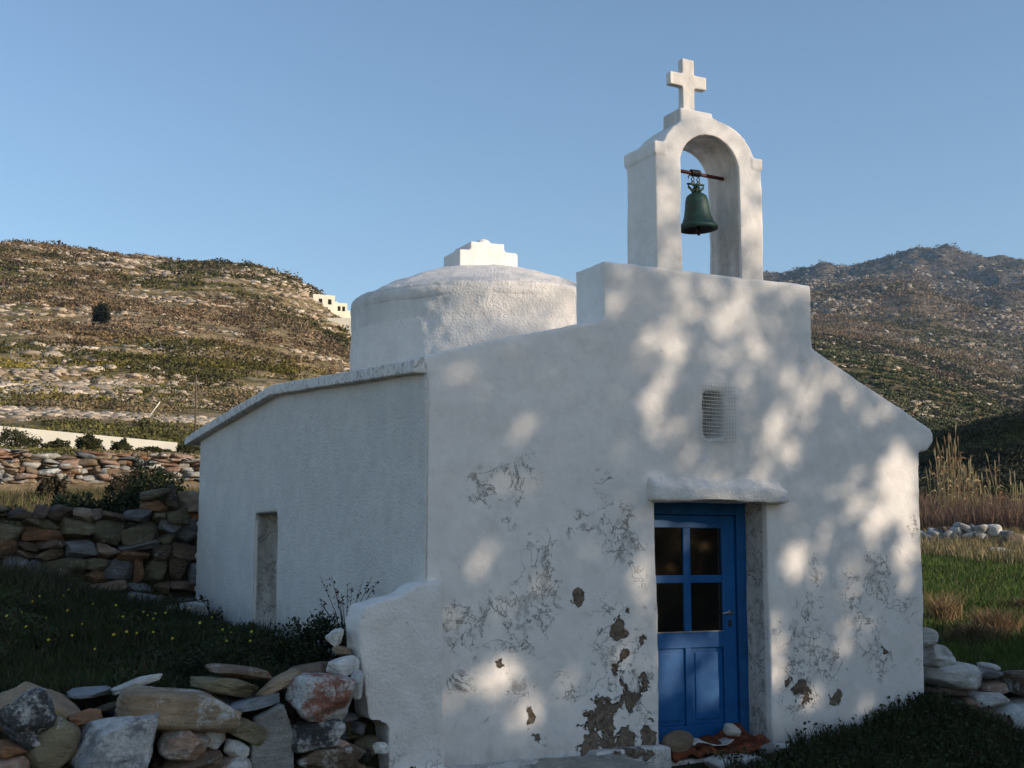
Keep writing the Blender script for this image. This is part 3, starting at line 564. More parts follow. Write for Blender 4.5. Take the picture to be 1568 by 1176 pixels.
# buttress on the front left corner
b = MB(); b.prism([(3.19, .42), (3.14, .8), (3.11, 1.10), (3.15, 1.20), (3.30, 1.24), (3.44, 1.27), (3.56, 1.345), (3.75, 1.37), (3.75, -.4), (3.36, -.4), (3.34, .38)], 8.44, 8.74)
b.box((3.42, 8.34, -.4), (4.98, 8.6, .06)); b.box((4.98, 8.38, -.4), (5.64, 8.6, .10))
def bwear(v, nn): return .12 + .35 * sm(.3, .05, v[:, 2]), .85 * np.exp(-(((v[:, 0] - 5.3) / .3) ** 2 + ((v[:, 2] - .06) / .08) ** 2)), v[:, 0] * 0 + .5
cb(b, .018, 'buttress', amp=.03, sc=2.2, wear=bwear, sm_=4, fine=.01)
# door lintel: a rounded plastered beam
b = MB(); b.box((5.56, 8.42, 1.985), (6.88, 8.75, 2.09)); b.prism([(8.60, 2.0), (8.425, 2.06), (8.47, 2.12), (8.545, 2.19), (8.60, 2.22)], 5.56, 6.86, 'x')
cb(b, .014, 'lintel', amp=.034, sc=2.6, rough=.7, sm_=6, fine=.008)
# window grille over the slit: woven wire
b = MB(); xx = np.arange(6.075, 6.405, .0285); zz = np.arange(2.475, 2.955, .030)
for x in xx: b.tube([(x, 8.487, 2.465), (x + .004, 8.484, 2.7), (x, 8.487, 2.957)], .0018, 4)
for z in zz: b.tube([(6.065, 8.482, z), (6.24, 8.480, z - .003), (6.405, 8.482, z)], .0026, 4)
o = b.build('window_grille', M['wire'], chapel); o.location = -Vector(org)
b = MB(); b.box((6.0, 8.90, 2.4), (6.5, 8.93, 3.0)); o = b.build('dark_interior_sheet', M['dark'], chapel); o.location = -Vector(org)  # near-black sheet stands in for the unlit interior behind the slit
# ---- door
door = link('door', None, chapel); door.location = (6.15 - 6, 8.88 - 12.3, 0)
D0 = np.array([6.15, 8.88, 0])
def dp(name, mat, boxes, parent=door, bevel=.004, loc=None):
    b = MB()
    for q in boxes: b.box(*q)
    o = b.build(name, mat, parent, bevel=bevel); return o
# frame (x relative to centre 6.15): opening 5.60..6.76
dp('door_frame', M['darkblue'], [((-.56, -.05, -.05), (-.47, .05, 2.03)), ((.49, -.05, -.05), (.60, .05, 2.03)), ((-.47, -.05, 1.885), (.49, .05, 2.03))])
lf = dp('door_leaf', M['blue'], [((-.465, -.02, .04), (-.345, .025, 1.88)), ((.355, -.02, .04), (.485, .025, 1.88)), ((-.345, -.018, 1.775), (.355, .023, 1.88)), ((-.345, -.018, .79), (.355, .023, .92)), ((-.345, -.018, .04), (.355, .023, .17)),
     ((-.035, -.016, .92), (.035, .021, 1.775)), ((-.345, -.014, 1.32), (-.035, .019, 1.385)), ((.035, -.014, 1.32), (.355, .019, 1.385)), ((-.03, -.015, .17), (.03, .02, .79)),
     ])
for x0, x1 in ((-.345, -.03), (.03, .355)): dp('door_panel', M['blue'], [((x0, .002, .17), (x1, .018, .79)), ((x0 + .04, -.008, .21), (x1 - .04, .004, .75))], door, .006)
for x0, x1 in ((-.345, -.035), (.035, .355)):
    for z0, z1 in ((.92, 1.32), (1.385, 1.775)): dp('glass_pane', M['glass'], [((x0, .004, z0), (x1, .010, z1))], door, 0)
hb = MB(); hb.tube([(.42, -.02, 1.07), (.42, -.065, 1.07)], .009, 8); hb.tube([(.425, -.065, 1.07), (.37, -.066, 1.073), (.32, -.06, 1.068)], [.010, .009, .008], 8); hb.lathe([(.024, 0), (.024, .006)], 16, (0, 0, 0)); v = hb.v[-1]; hb.v[-1] = np.stack([v[:, 0] + .42, -.021 - v[:, 2], v[:, 1] + 1.07], 1)
hb.build('door_handle', M['metal'], door, smooth=True)
hb = MB(); hb.box((.405, -.026, .955), (.435, -.02, 1.01)); hb.build('keyhole_plate', M['iron'], door)
dp('weather_bar', M['metal'], [((-.345, -.024, .918), (.355, -.018, .926))], door, .001)
# ---- belfry
bel = link('belfry', None, chapel); bel.location = (6.22 - 6, 8.76 - 12.3, 3.87); bo = np.array([6.22, 8.76, 3.87])
b = MB(); x0, x1, i0, i1 = 5.675, 6.765, 5.925, 6.53; ic = (i0 + i1) / 2; ri = (i1 - i0) / 2; zs = 4.79
b.box((x0, 8.53, 3.80), (i0, 8.985, 4.95)); b.box((i1, 8.53, 3.80), (x1, 8.985, 4.95))
b.box((x0 - .014, 8.52, 4.845), (x0 + .1, 9.0, 4.955)); b.box((x1 - .1, 8.52, 4.85), (x1 + .012, 9.0, 4.945))
ar = []
for k in range(13):                                              # arch as overlapping blocks
    a0 = pi * k / 13 - .01; a1 = pi * (k + 1) / 13 + .01; pts = [(ic + ri * cos(a0), zs + ri * .97 * sin(a0)), (ic + (ri + .19) * cos(a0), zs + .04 + (ri + .11) * sin(a0)), (ic + (ri + .19) * cos(a1), zs + .04 + (ri + .11) * sin(a1)), (ic + ri * cos(a1), zs + ri * .97 * sin(a1))]
    b.prism(pts, 8.53, 8.985)
b.box((5.94, 8.54, 5.10), (6.27, 8.80, 5.285))
cb(b, .0115, 'arch', bel, amp=.010, sc=3, sm_=3, fine=.003, po=bo)
b = MB(); b.prism([(6.0, 5.25), (6.12, 5.25), (6.12, 5.495), (6.245, 5.50), (6.245, 5.61), (6.12, 5.61), (6.12, 5.745), (6.0, 5.745), (6.0, 5.61), (5.875, 5.61), (5.875, 5.50), (6.0, 5.495)], 8.585, 8.655)
cb(b, .007, 'cross', bel, amp=.003, sc=6, sm_=2, fine=.001, po=bo)
b = MB(); b.tube([(5.90, 8.76, 4.815), (6.55, 8.76, 4.80)], .016, 10); o = b.build('bell_bar', M['rust'], bel, smooth=True); o.location = -Vector(bo)
# ---- bell
bell = empty('bell', 'green patinated bronze bell hanging from the red bar in the belfry arch', 'bell', (6.235, 8.76, 4.81))
b = MB(); prof = [(.155, -.50), (.168, -.495), (.170, -.475), (.155, -.455), (.135, -.43), (.118, -.38), (.106, -.31), (.098, -.24), (.088, -.205), (.060, -.183), (.03, -.176), (.0, -.175)]
inner = [(.0, -.19), (.05, -.20), (.085, -.24), (.10, -.35), (.125, -.44), (.150, -.498)]
b.lathe(prof[:-1] , 40); bo_ = b.build('bell_body', M['bell'], bell, smooth=True)
m_ = bo_.modifiers.new('s', 'SOLIDIFY')
bo_.modifiers.remove(m_)
# open the mouth: remove the bottom cap and line it
bm = bmesh.new(); bm.from_mesh(bo_.data); bmesh.ops.delete(bm, geom=[f for f in bm.faces if len(f.verts) > 10 and f.calc_center_median().z < -.45], context='FACES'); bm.to_mesh(bo_.data); bm.free()
b = MB(); b.lathe(inner, 40); ln = b.build('bell_lining', M['iron'], bell, smooth=True)
bm = bmesh.new(); bm.from_mesh(ln.data); bmesh.ops.delete(bm, geom=[f for f in bm.faces if len(f.verts) > 10 and f.calc_center_median().z < -.45], context='FACES'); bm.to_mesh(ln.data); bm.free()
b = MB()
for s in (-1, 1): b.tube([(s * .03, 0, -.18), (s * .045, 0, -.15), (s * .075, 0, -.125), (s * .085, 0, -.10), (s * .04, 0, -.095), (0, 0, -.10)], .011, 8); b.tube([(0, s * .03, -.18), (0, s * .05, -.14), (0, 0, -.10)], .011, 8)
b.tube([(0, 0, -.19), (0, 0, -.10)], .022, 8); b.build('crown_loops', M['bell'], bell, smooth=True)
b = MB()
for s in (-1, 1):
    for q in range(2):
        pts = [(s * .028 + .014 * cos(a), .002 * q, -.055 - .034 * q + .021 * sin(a)) for a in np.linspace(0, 2 * pi, 12)]; b.tube(pts, .0045, 6, cap=False)
for a in np.linspace(0, 2 * pi * 5, 60): pass
b.tube([(-.045 + .0016 * k, .024 * cos(k * .66), .002 + .024 * sin(k * .66)) for k in range(58)], .0085, 6); b.tube([(-.05, 0, -.01), (-.075, 0, -.035), (-.07, 0, -.055)], .006, 6)
b.build('chain', M['iron'], bell, smooth=True)
b = MB(); b.tube([(0, 0, -.2), (0, 0, -.5)], .007, 6); b.lathe([(.016, -.52), (.020, -.50), (.014, -.47)], 12); b.box((-.012, -.006, -.545), (.012, .006, -.51)); b.build('clapper', M['iron'], bell, smooth=True)
for o in [bell]: o.rotation_euler = (0, R(-2.5), 0)

# things on the threshold
def soft(name, label, cat, xs, ys, zf, mat, thick=.012, tint=None):
    n, k = 46, 34; X, Y = np.meshgrid(np.linspace(0, 1, n), np.linspace(0, 1, k)); u, v = X.ravel(), Y.ravel()
    x, y, z = zf(u, v); me = mesh(name, P3(x, y, z), gridf(k, n), M[mat]); o = link(name, me); s = o.modifiers.new('s', 'SOLIDIFY'); s.thickness = thick
    return tag(o, label, cat)
b = MB(); b.box((5.62, 8.42, -.3), (6.78, 8.95, -.015)); b.box((5.9, 8.2, -.3), (6.6, 8.44, -.10)); me, v, nn = remesh(b, .02, 3); v += nn * (.01 * fbm(v * 4, 3, 2))[:, None]; z0_ = np.zeros(len(v))
me_o = finish(me, 'threshold', v - org, M['white'], {'grime_tone': z0_ + .7, 'wear': z0_ + .5, 'peel': z0_ + .35, 'rough': z0_}, chapel)
def rugf(u, v):
    ang = R(-6); x = 5.66 + u * 1.06; y = 8.36 + v * .50 + .02 * np.sin(u * 9)
    p = P3(x * 5, y * 5); z = .03 + .055 * np.abs(fbm(p, 4, 77)) * 2 + .15 * np.exp(-(((x - 6.50) / .14) ** 2 + ((y - 8.76) / .11) ** 2)) + .05 * np.exp(-(((x - 6.58) / .1) ** 2 + ((y - 8.5) / .06) ** 2)) - .05 * sm(8.42, 8.36, y)
    return x, y, z
soft('rug', 'crumpled rust red rug pushed up against the blue door', 'rug', 0, 0, rugf, 'rug')
def ragf(u, v): x = 5.86 + u * .42; y = 8.40 + v * .16 + .05 * u; z = .085 + .03 * fbm(P3(x * 9, y * 9), 3, 12) + .02 * np.sin(u * 7); return x, y, z
soft('rag', 'off white rag lying on the front edge of the rust red rug', 'rag', 0, 0, ragf, 'rag', .006)
stone('stone', (5.78, 8.50, .10), (.26, .2, .17), 'tan', .1, 601, 4, (0, R(-12), .3), label='smooth tan stone holding the left end of the rug down', blocky=2.4, chops=3)
stone('pebble', (6.30, 8.50, .165), (.15, .12, .10), (.62, .6, .57), .6, 602, 4, (0, R(20), .3), label='white pebble sitting on the rust red rug', blocky=2.2, chops=2)
sb = MB(); sb.prism([(4.22, 7.92), (5.26, 7.98), (5.20, 8.38), (4.52, 8.42), (4.34, 8.22)], 0, .001)
v = sb.v[0]; sb.v[0] = np.stack([v[:, 0], v[:, 2], np.where(v[:, 1] > .0005, .045 + .16 * (v[:, 2] - 8.15), -.25)], 1); me, v, nn = remesh(sb, .016, 3); v += nn * (.012 * fbm(v * 4, 4, 3))[:, None]
me.attributes.new('tint', 'FLOAT_COLOR', 'POINT').data.foreach_set('color', np.tile([.40, .37, .32, 1], len(v)).astype(np.float32))
tag(finish(me, 'stone_slab', v, M['stone'], {'wash': np.full(len(v), .2)}), 'broad flat stone slab lying at the foot of the facade left of the door', 'stone slab')
stone('stone', (6.10, 8.22, -.05), (.52, .3, .14), (.5, .49, .47), .8, 603, 4, (0, 0, .1), label='white stone step in the grass in front of the rug')
stone('stone', (6.62, 8.36, .02), (.3, .22, .10), (.4, .38, .35), .6, 604, 4, (0, 0, .5), label='small whitish stone beside the right end of the rug')

# ------------------------------------------------------------------ white buildings and walls on the hill
def at(px, py, d):
    """a spot on the hillside at bearing px and distance d"""
    a = math.degrees(math.atan((px - 784) / 1967)); th = R(HEAD + a); return d * sin(th), d * cos(th)
x, y = at(490, 460, 215); z = EYE + (850 - 474) * 215 / 1967 * 1.0 * cos(R(8.5)) + .3
hs = empty('house', 'small white cubic house on the left hill ridge', 'house', (x, y, z), -R(HEAD - 9) + .25)
b = MB(); b.box((-2.6, -2, -3), (1.2, 3, 2.5)); b.box((1.2, -1.2, -3), (3.6, 3, 1.5)); b.box((3.6, -.6, -3), (4.8, 2.4, .4)); b.box((1.6, 0, 1.5), (2.2, .6, 1.95)); b.box((-4.0, -2.6, -3), (-2.6, 2, .1)); b.build('wall', M['farwhite'], hs, bevel=.05)
for q in [(-1.6, -2.02, .9, .6, .9), (.0, -2.02, .9, .6, .9), (1.9, -1.22, .1, .5, .8), (2.7, -1.22, .1, .5, .8), (-.7, -2.02, -1.2, .7, 1.6)]:
    b = MB(); b.box((q[0], q[1], q[2]), (q[0] + q[3], q[1] + .03, q[2] + q[4])); b.build('window', M['dark'], hs)
x, y = at(512, 488, 192); z = EYE + (850 - 494) * 192 / 1967
b = MB(); b.box((-3.2, -.2, -2), (6, .2, .9)); o = tag(b.build('retaining_wall', M['farwhite'], bevel=.03), 'short pale wall just below the white house on the left hill', 'wall'); o.location = (x, y, z); o.rotation_euler = (0, 0, -R(HEAD) + .05)
wa = np.array([3.2, 40.0]); wb = np.array([8.48, 39.1]); L = np.linalg.norm(wb - wa)
b = MB(); n = 14
for k in range(n): t0, t1 = k / n, (k + 1) / n; b.box((t0 * L, 0, -1 - .5 * 0), (t1 * L, .35, .42 - .34 * t0)) if False else None
b.add([(0, 0, -1.2), (L, 0, -1.6), (L, .35, -1.6), (0, .35, -1.2), (0, 0, .28), (L, 0, -.10), (L, .35, -.10), (0, .35, .28)], [(3, 2, 1, 0), (4, 5, 6, 7), (0, 1, 5, 4), (1, 2, 6, 5), (2, 3, 7, 6), (3, 0, 4, 7)])
o = tag(b.build('garden_wall', M['farwhite'], bevel=.02), 'long low cream wall among bushes at the foot of the left hill', 'wall'); o.location = (wa[0], wa[1], 5.05); o.rotation_euler = (0, 0, math.atan2(wb[1] - wa[1], wb[0] - wa[0]))
x, y = at(292, 660, 44); b = MB(); b.tube([(0, 0, -.3), (.01, 0, 1.2), (-.02, 0, 2.2)], [.035, .03, .022], 7); o = tag(b.build('pole', M['wood'], smooth=True), 'thin dark wooden pole standing just left of the chapel roof corner', 'pole'); o.location = (x, y, float(ground_z(x, y)[0]))
x, y = at(214, 650, 49); b = MB(); b.tube([(0, 0, -.2), (.25, 0, .15), (.52, 0, .55)], .022, 7); o = tag(b.build('leaning_post', M['farwhite'], smooth=True), 'short pale leaning post on the slope above the cream wall', 'post'); o.location = (x, y, float(ground_z(x, y)[0]) + .2); o.rotation_euler = (0, 0, -R(20))

# ------------------------------------------------------------------ vegetation
def quads(V): n = len(V) // 4; return np.arange(n * 4).reshape(n, 4)
def leaves(c, size, nrm=None, asp=.5, r_=rng):
    """leaf-shaped quads (diamonds) with random facing"""
    n = len(c); a = r_.normal(size=(n, 3)); a /= np.linalg.norm(a, axis=1, keepdims=True); b = np.cross(a, r_.normal(size=(n, 3))); b /= np.linalg.norm(b, axis=1, keepdims=True)
    s = (size * r_.uniform(.6, 1.3, n))[:, None]; return np.stack([c - a * s, c + b * s * asp, c + a * s, c - b * s * asp], 1).reshape(-1, 3)
def blades(x, y, z, h, wd, lean=.35, r_=rng):
    n = len(x); a = r_.uniform(0, 2 * pi, n); dx, dy = np.cos(a), np.sin(a); f = r_.uniform(0, 2 * pi, n); lx, ly = np.cos(f) * h * lean * r_.uniform(.2, 1.4, n), np.sin(f) * h * lean * r_.uniform(.2, 1.4, n)
    B0 = np.stack([x - dx * wd, y - dy * wd, z - .03], 1); B1 = np.stack([x + dx * wd, y + dy * wd, z - .03], 1)
    M0 = np.stack([x - dx * wd * .8 + lx * .3, y - dy * wd * .8 + ly * .3, z + h * .55], 1); M1 = np.stack([x + dx * wd * .8 + lx * .3, y + dy * wd * .8 + ly * .3, z + h * .55], 1)
    T0 = np.stack([x - dx * wd * .12 + lx, y - dy * wd * .12 + ly, z + h], 1); T1 = np.stack([x + dx * wd * .12 + lx, y + dy * wd * .12 + ly, z + h], 1)
    V = np.stack([B0, B1, M1, M0, T0, T1], 1).reshape(-1, 3); i = np.arange(n)[:, None] * 6
    return V, np.concatenate([i + np.array([0, 1, 2, 3]), i + np.array([3, 2, 5, 4])])
def grass(name, label, x, y, h, wd, cols, lean=.4, dens=None, mat='grass', z=None):
    k = len(x); z = ground_z(x, y) if z is None else z; V, F = blades(x, y, z, h, wd, lean)
    c = np.array(cols)[rng.integers(0, len(cols), k)] * rng.uniform(.7, 1.3, (k, 1)); c = np.repeat(c, 6, 0)
    return tag(link(name, mesh(name, V, F, M[mat], False, {'tint': c})), label, 'grass', kind='stuff')
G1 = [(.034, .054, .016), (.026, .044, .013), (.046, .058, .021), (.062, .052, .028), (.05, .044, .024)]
# shaded terrace left
n = 75000; x = rng.uniform(-2.2, 3.66, n); y = 8.75 + (15.75 - 8.75) * rng.uniform(0, 1, n) ** 1.2; cl = fbm(P3(x * 1.6, y * 1.6), 4, 81)
keep = (cl > -.55) & ~((x > 3.6) & (y > 8.5)); x, y, cl = x[keep], y[keep], cl[keep]
h = (.05 + .22 * np.clip(cl + .3, 0, 1) ** 1.5) * rng.uniform(.5, 1.3, len(x)) + .16 * sm(12.5, 15.5, y) * sm(2.9, 1.2, x) * rng.uniform(.6, 1.8, len(x))
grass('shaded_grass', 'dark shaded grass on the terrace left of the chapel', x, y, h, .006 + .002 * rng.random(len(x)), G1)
# dead straw among it, tallest at the back
n = 26000; x = rng.uniform(-2.2, 3.6, n); y = rng.uniform(9.2, 15.7, n); cl = fbm(P3(x * .9, y * .9), 4, 85); k = (cl + .9 * sm(12.5, 15.5, y) * sm(3.0, 1.6, x) - .25) > .55 * rng.random(n) - .12; x, y = x[k], y[k]
grass('dead_grass', 'greyish brown dead grass among the shaded green on the terrace', x, y, (.10 + .26 * sm(12.5, 15.5, y) * sm(3.0, 1.4, x)) * rng.uniform(.5, 1.6, len(x)), .0035 + 0 * x, [(.11, .095, .06), (.085, .075, .05), (.13, .10, .06), (.07, .065, .045)], .6, mat='dry')
# broad leaved weeds in it
n = 60000; x = rng.uniform(-2.0, 3.6, n); y = rng.uniform(8.8, 15.6, n); cl = fbm(P3(x * 2.3, y * 2.3), 4, 91); k = cl > -.02; x, y, cl = x[k], y[k], cl[k]
c = P3(x, y, ground_z(x, y) + .03 + rng.random(len(x)) * .25 * np.clip(cl * 2.2, .1, 1)); V = leaves(c, .022, asp=.6)
tag(link('weeds', mesh('weeds', V, quads(V), M['leaf'], False, {'tint': np.repeat(np.array(G1)[rng.integers(0, 5, len(c))], 4, 0) * 1.1})), 'low broad leaved weeds in the shaded terrace grass', 'weeds', kind='stuff')
# foot of the wall, front right
def area_grass(name, label, n, bx, by, hh, cols, wd=.005, lf=0, cond=None):
    x = rng.uniform(*bx, n); y = rng.uniform(*by, n); k = np.ones(n, bool) if cond is None else cond(x, y); x, y = x[k], y[k]; cl = fbm(P3(x * 2, y * 2), 4, 101)
    h = hh * (.5 + np.clip(cl + .4, 0, 1)) * rng.uniform(.4, 1.3, len(x)); grass(name, label, x, y, h, wd, cols)
    if lf:
        q = rng.integers(0, len(x), lf); c = P3(x[q], y[q], ground_z(x[q], y[q]) + rng.random(lf) * h[q] * 1.2); V = leaves(c, .02, asp=.65)
        tag(link('weeds', mesh('weeds', V, quads(V), M['leaf'], False, {'tint': np.repeat(np.array(cols)[rng.integers(0, len(cols), lf)], 4, 0)})), label.replace('grass', 'leafy weeds'), 'weeds', kind='stuff')
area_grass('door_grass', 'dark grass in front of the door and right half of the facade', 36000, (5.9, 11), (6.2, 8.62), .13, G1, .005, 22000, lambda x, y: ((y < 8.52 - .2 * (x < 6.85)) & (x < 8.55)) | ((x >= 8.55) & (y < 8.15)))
area_grass('foot_grass', 'sparse grass at the foot of the tumbled wall', 2500, (2.2, 3.6), (7.6, 8.42), .10, G1, .004, 2500)
# right field
def field(n, d0, d1, a0, a1, seed=0):
    d = np.exp(rng.uniform(np.log(d0), np.log(d1), n)); a = rng.uniform(a0, a1, n); th = np.radians(HEAD + a); return d * np.sin(th), d * np.cos(th), d
x, y, d = field(60000, 11.5, 30, 12.5, 27); k = (y > 8.8) & (x > 8.6); x, y, d = x[k], y[k], d[k]; cl = fbm(P3(x * .7, y * .7), 4, 111); k = cl > -.5; x, y, d, cl = x[k], y[k], d[k], cl[k]
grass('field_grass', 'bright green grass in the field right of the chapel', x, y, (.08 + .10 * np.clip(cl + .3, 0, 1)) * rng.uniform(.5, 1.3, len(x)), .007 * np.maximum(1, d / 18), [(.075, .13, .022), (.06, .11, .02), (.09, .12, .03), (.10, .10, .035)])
x, y, d = field(26000, 25, 42, 12.5, 27); k = (d + 2.5 * fbm(P3(x * .5, y * .5), 3, 121)) > 27.8; x, y, d = x[k], y[k], d[k]
grass('dry_grass', 'straw coloured dry grass between the green field and the reeds', x, y, .26 * rng.uniform(.4, 1.3, len(x)), .010 + 0 * x, [(.26, .20, .10), (.22, .17, .09), (.17, .15, .07), (.30, .23, .13)], mat='dry')
# brushwood in front of and among the reeds
x, y, d = field(26000, 38, 52, 12.5, 27); k = fbm(P3(x * .35, y * .35), 3, 131) > -.5; x, y, d = x[k], y[k], d[k]
grass('brushwood', 'low reddish brown brushwood in front of the reeds', x, y, 1.0 * rng.uniform(.35, 1.1, len(x)) * (.8 + .5 * fbm(P3(x * .6, y * .6), 3, 5)), .011 + 0 * x, [(.17, .10, .075), (.13, .085, .065), (.20, .13, .09)], lean=.35, mat='dry')
for i, (px, hgt, nst, sp) in enumerate([(1442, 2.3, 14, .16), (1462, 2.75, 26, .20), (1476, 2.1, 16, .2), (1493, 1.9, 16, .14), (1516, 1.5, 9, .25), (1538, 2.2, 4, .12), (1555, 1.55, 12, .3), (1420, 1.1, 8, .3)]):
    x, y = at(px, 0, 43 + (i % 3)); g0 = float(ground_z(x, y)[0]); b = MB()
    for k in range(nst):
        r1 = random.gauss(0, sp); r2 = random.gauss(0, sp); H = hgt * random.uniform(.55, 1.0) * (1.15 if k < 3 else 1); lx = r1 * .5 + random.gauss(-.06, .15); t = np.array(random.choice([(.56, .43, .23), (.48, .36, .19), (.42, .24, .14), (.6, .48, .28)]))
        b.tube([(r1, r2, -.1), (r1 + lx * .4, r2, H * .5), (r1 + lx, r2, H)], [.014, .012, .006], 4, t)
        for q in range(2):
            zz = H * random.uniform(.4, .95); an = random.uniform(0, 6.28); l = random.uniform(.12, .3); X0 = r1 + lx * zz / H * .9
            b.add([(X0, r2, zz), (X0 + cos(an) * l * .5, r2 + sin(an) * l * .5, zz + .14), (X0 + cos(an) * l, r2 + sin(an) * l, zz + .06), (X0 + cos(an) * l * .5, r2 + sin(an) * l * .5, zz + .10)], [(0, 1, 2, 3)], t)
        b.tube([(r1 + lx, r2, H), (r1 + lx * 1.1, r2, H + .18), (r1 + lx * 1.25, r2, H + .34)], [.012, .03, .004], 4, t * 1.05)
    o = b.build('reed_clump', M['dry']); o.location = (x, y, g0)
    lab = ['leftmost tall reed clump leaning left beside the chapel eave', 'tallest straw coloured reed clump in the reed bed', 'dense reed clump just right of the tallest one', 'middle height reed clump with upright tops', 'short thin reed clump between two upright ones', 'sparse upright reed stems standing alone to the right', 'rightmost broad reed clump', 'short reed clump half hidden by the chapel wall'][i]
    tag(o, lab, 'reeds', 'reeds growing behind the stone heap')
# bushes
def bush(name, label, x, y, r, h, cols, n=2500, leaf=.03, cat='bush', z=None, twigs=12, mat='leaf', group=None, asp=.5):
    z = float(ground_z(x, y)[0]) if z is None else z; root = empty(name, label, cat, (x, y, z), 0, group)
    p = rng.normal(size=(n, 3)); p /= np.linalg.norm(p, axis=1, keepdims=True); p[:, 2] = np.abs(p[:, 2]); rad = rng.uniform(.45, 1, n) ** .5 * (1 + .75 * fbm(p * 2.4 + x, 3, 7)); c = p * rad[:, None] * (r, r, h)
    V = leaves(c, leaf, asp=asp); t = np.array(cols)[rng.integers(0, len(cols), n)] * rng.uniform(.7, 1.3, (n, 1))
    link('foliage', mesh('foliage', V, quads(V), M[mat], False, {'tint': np.repeat(t, 4, 0)}), root)
    b = MB()
    for k in range(twigs): a = random.uniform(0, 6.28); q = random.uniform(.3, .9); b.tube([(0, 0, -.05), (cos(a) * r * q * .5, sin(a) * r * q * .5, h * .5), (cos(a) * r * q, sin(a) * r * q, h * random.uniform(.6, .95))], [.02 * r + .004, .012 * r + .002, .004 * r], 5)
    b.build('stems', M['bark'], root); return root
DG = [(.018, .028, .010), (.025, .036, .013), (.03, .035, .016)]
bush('bush', 'dark green bush behind the shaded wall next to the chapel', 3.75, 18.4, .75, .85, DG, 7000, .035)
bush('bush', 'dark low bush behind the shaded wall left of the taller one', 2.75, 19.0, .7, .45, DG, 5000, .035)
bush('bush', 'small dark bush behind the middle of the shaded wall', 1.5, 19.5, .55, .35, DG + [(.08, .05, .03)], 3500, .035)
bush('bush', 'brownish bush standing in front of the sunlit terrace wall', 3.05, 24.0, .32, .42, [(.07, .05, .03), (.05, .045, .025)], 4000, .035)
bush('bush', 'thin twiggy brown bush close to the terrace wall, nearer the chapel', 4.4, 24.3, .4, .5, [(.08, .055, .035), (.045, .04, .022)], 3500, .03)
bush('bush', 'low green and brown bush at the left edge before the terrace wall', 1.2, 22.5, .8, .3, [(.06, .07, .02), (.09, .07, .035)], 4500, .035)
bush('shrub', 'dark leafy shrub growing behind the buttress', 3.2, 9.5, .36, .42, DG, 6500, .016, 'shrub')
bush('shrub', 'dry brown shrub in the grass by the side wall foot', 3.2, 10.6, .36, .22, [(.07, .05, .028), (.03, .035, .014)], 4000, .014, 'shrub')
bush('shrub', 'dark low shrub behind the thin brown slab', 2.45, 9.5, .42, .24, DG, 3200, .015, 'shrub')
# a leafless weed against the side wall
b = MB()
for k in range(16):
    a = random.uniform(-1.9, 1.2); h = random.uniform(.22, .55); q = [(0, 0, -.05), (sin(a) * .10, -.04 * cos(a), h * .5), (sin(a) * .26, -.08, h)]; b.tube(q, [.004, .003, .0015], 4)
    for j in range(9): t = random.uniform(.45, 1); c = np.array(q[1]) * (1 - t) + np.array(q[2]) * t; V = leaves(c[None] + rng.normal(size=(1, 3)) * .015, np.array([.014])); b.add(V, [(0, 1, 2, 3)])
o = tag(b.build('dry_weed', plain('dry weed', (.05, .03, .022), .9, .1)), 'leafless dry weed standing against the side wall behind the buttress', 'weed'); o.location = (3.40, 9.5, .85)
# dry golden tussocks in the right field
def tussock(label, x, y, r, h, n, cols):
    g = float(ground_z(x, y)[0]); a = rng.uniform(0, 6.28, n); q = np.abs(rng.normal(size=n)) * r * .5; X_ = np.cos(a) * q; Y_ = np.sin(a) * q
    V, F = blades(X_, Y_, 0 * X_, h * rng.uniform(.4, 1.1, n), .005, .9); t = np.array(cols)[rng.integers(0, len(cols), n)]
    o = tag(link('dry_tussock', mesh('dry_tussock', V, F, M['dry'], False, {'tint': np.repeat(t, 6, 0)})), label, 'plant', 'dry plants in the right field'); o.location = (x, y, g)
DC_ = [(.36, .24, .13), (.30, .19, .10), (.22, .14, .08), (.42, .30, .17)]
tussock('golden dry tussock closest to the chapel corner', 12.5, 12.3, .22, .42, 420, DC_)
tussock('large reddish dry tussock right of the golden one', 12.35, 11.35, .34, .30, 800, [(.25, .16, .09), (.30, .20, .11), (.18, .12, .07)])
tussock('low brown withered plant in front of the reddish tussock', 11.6, 10.9, .5, .2, 1200, [(.14, .09, .05), (.10, .08, .04)])
tussock('brown withered plant at the right edge of the field', 14.3, 12.5, .4, .2, 1000, [(.2, .13, .08), (.14, .1, .05)])
x = rng.uniform(-4, 6.8, 30000); y = rng.uniform(16.2, 26.2, 30000); k = (np.hypot(x, y) < 26.2) & (fbm(P3(x * .8, y * .8), 3, 141) > -.3); x, y = x[k], y[k]
grass('bank_grass', 'rough dry grass between the shaded wall and the sunlit terrace wall', x, y, .17 * rng.uniform(.4, 1.5, len(x)), .007 + 0 * x, [(.10, .09, .035), (.07, .08, .025), (.17, .13, .07), (.13, .10, .055)], mat='dry')
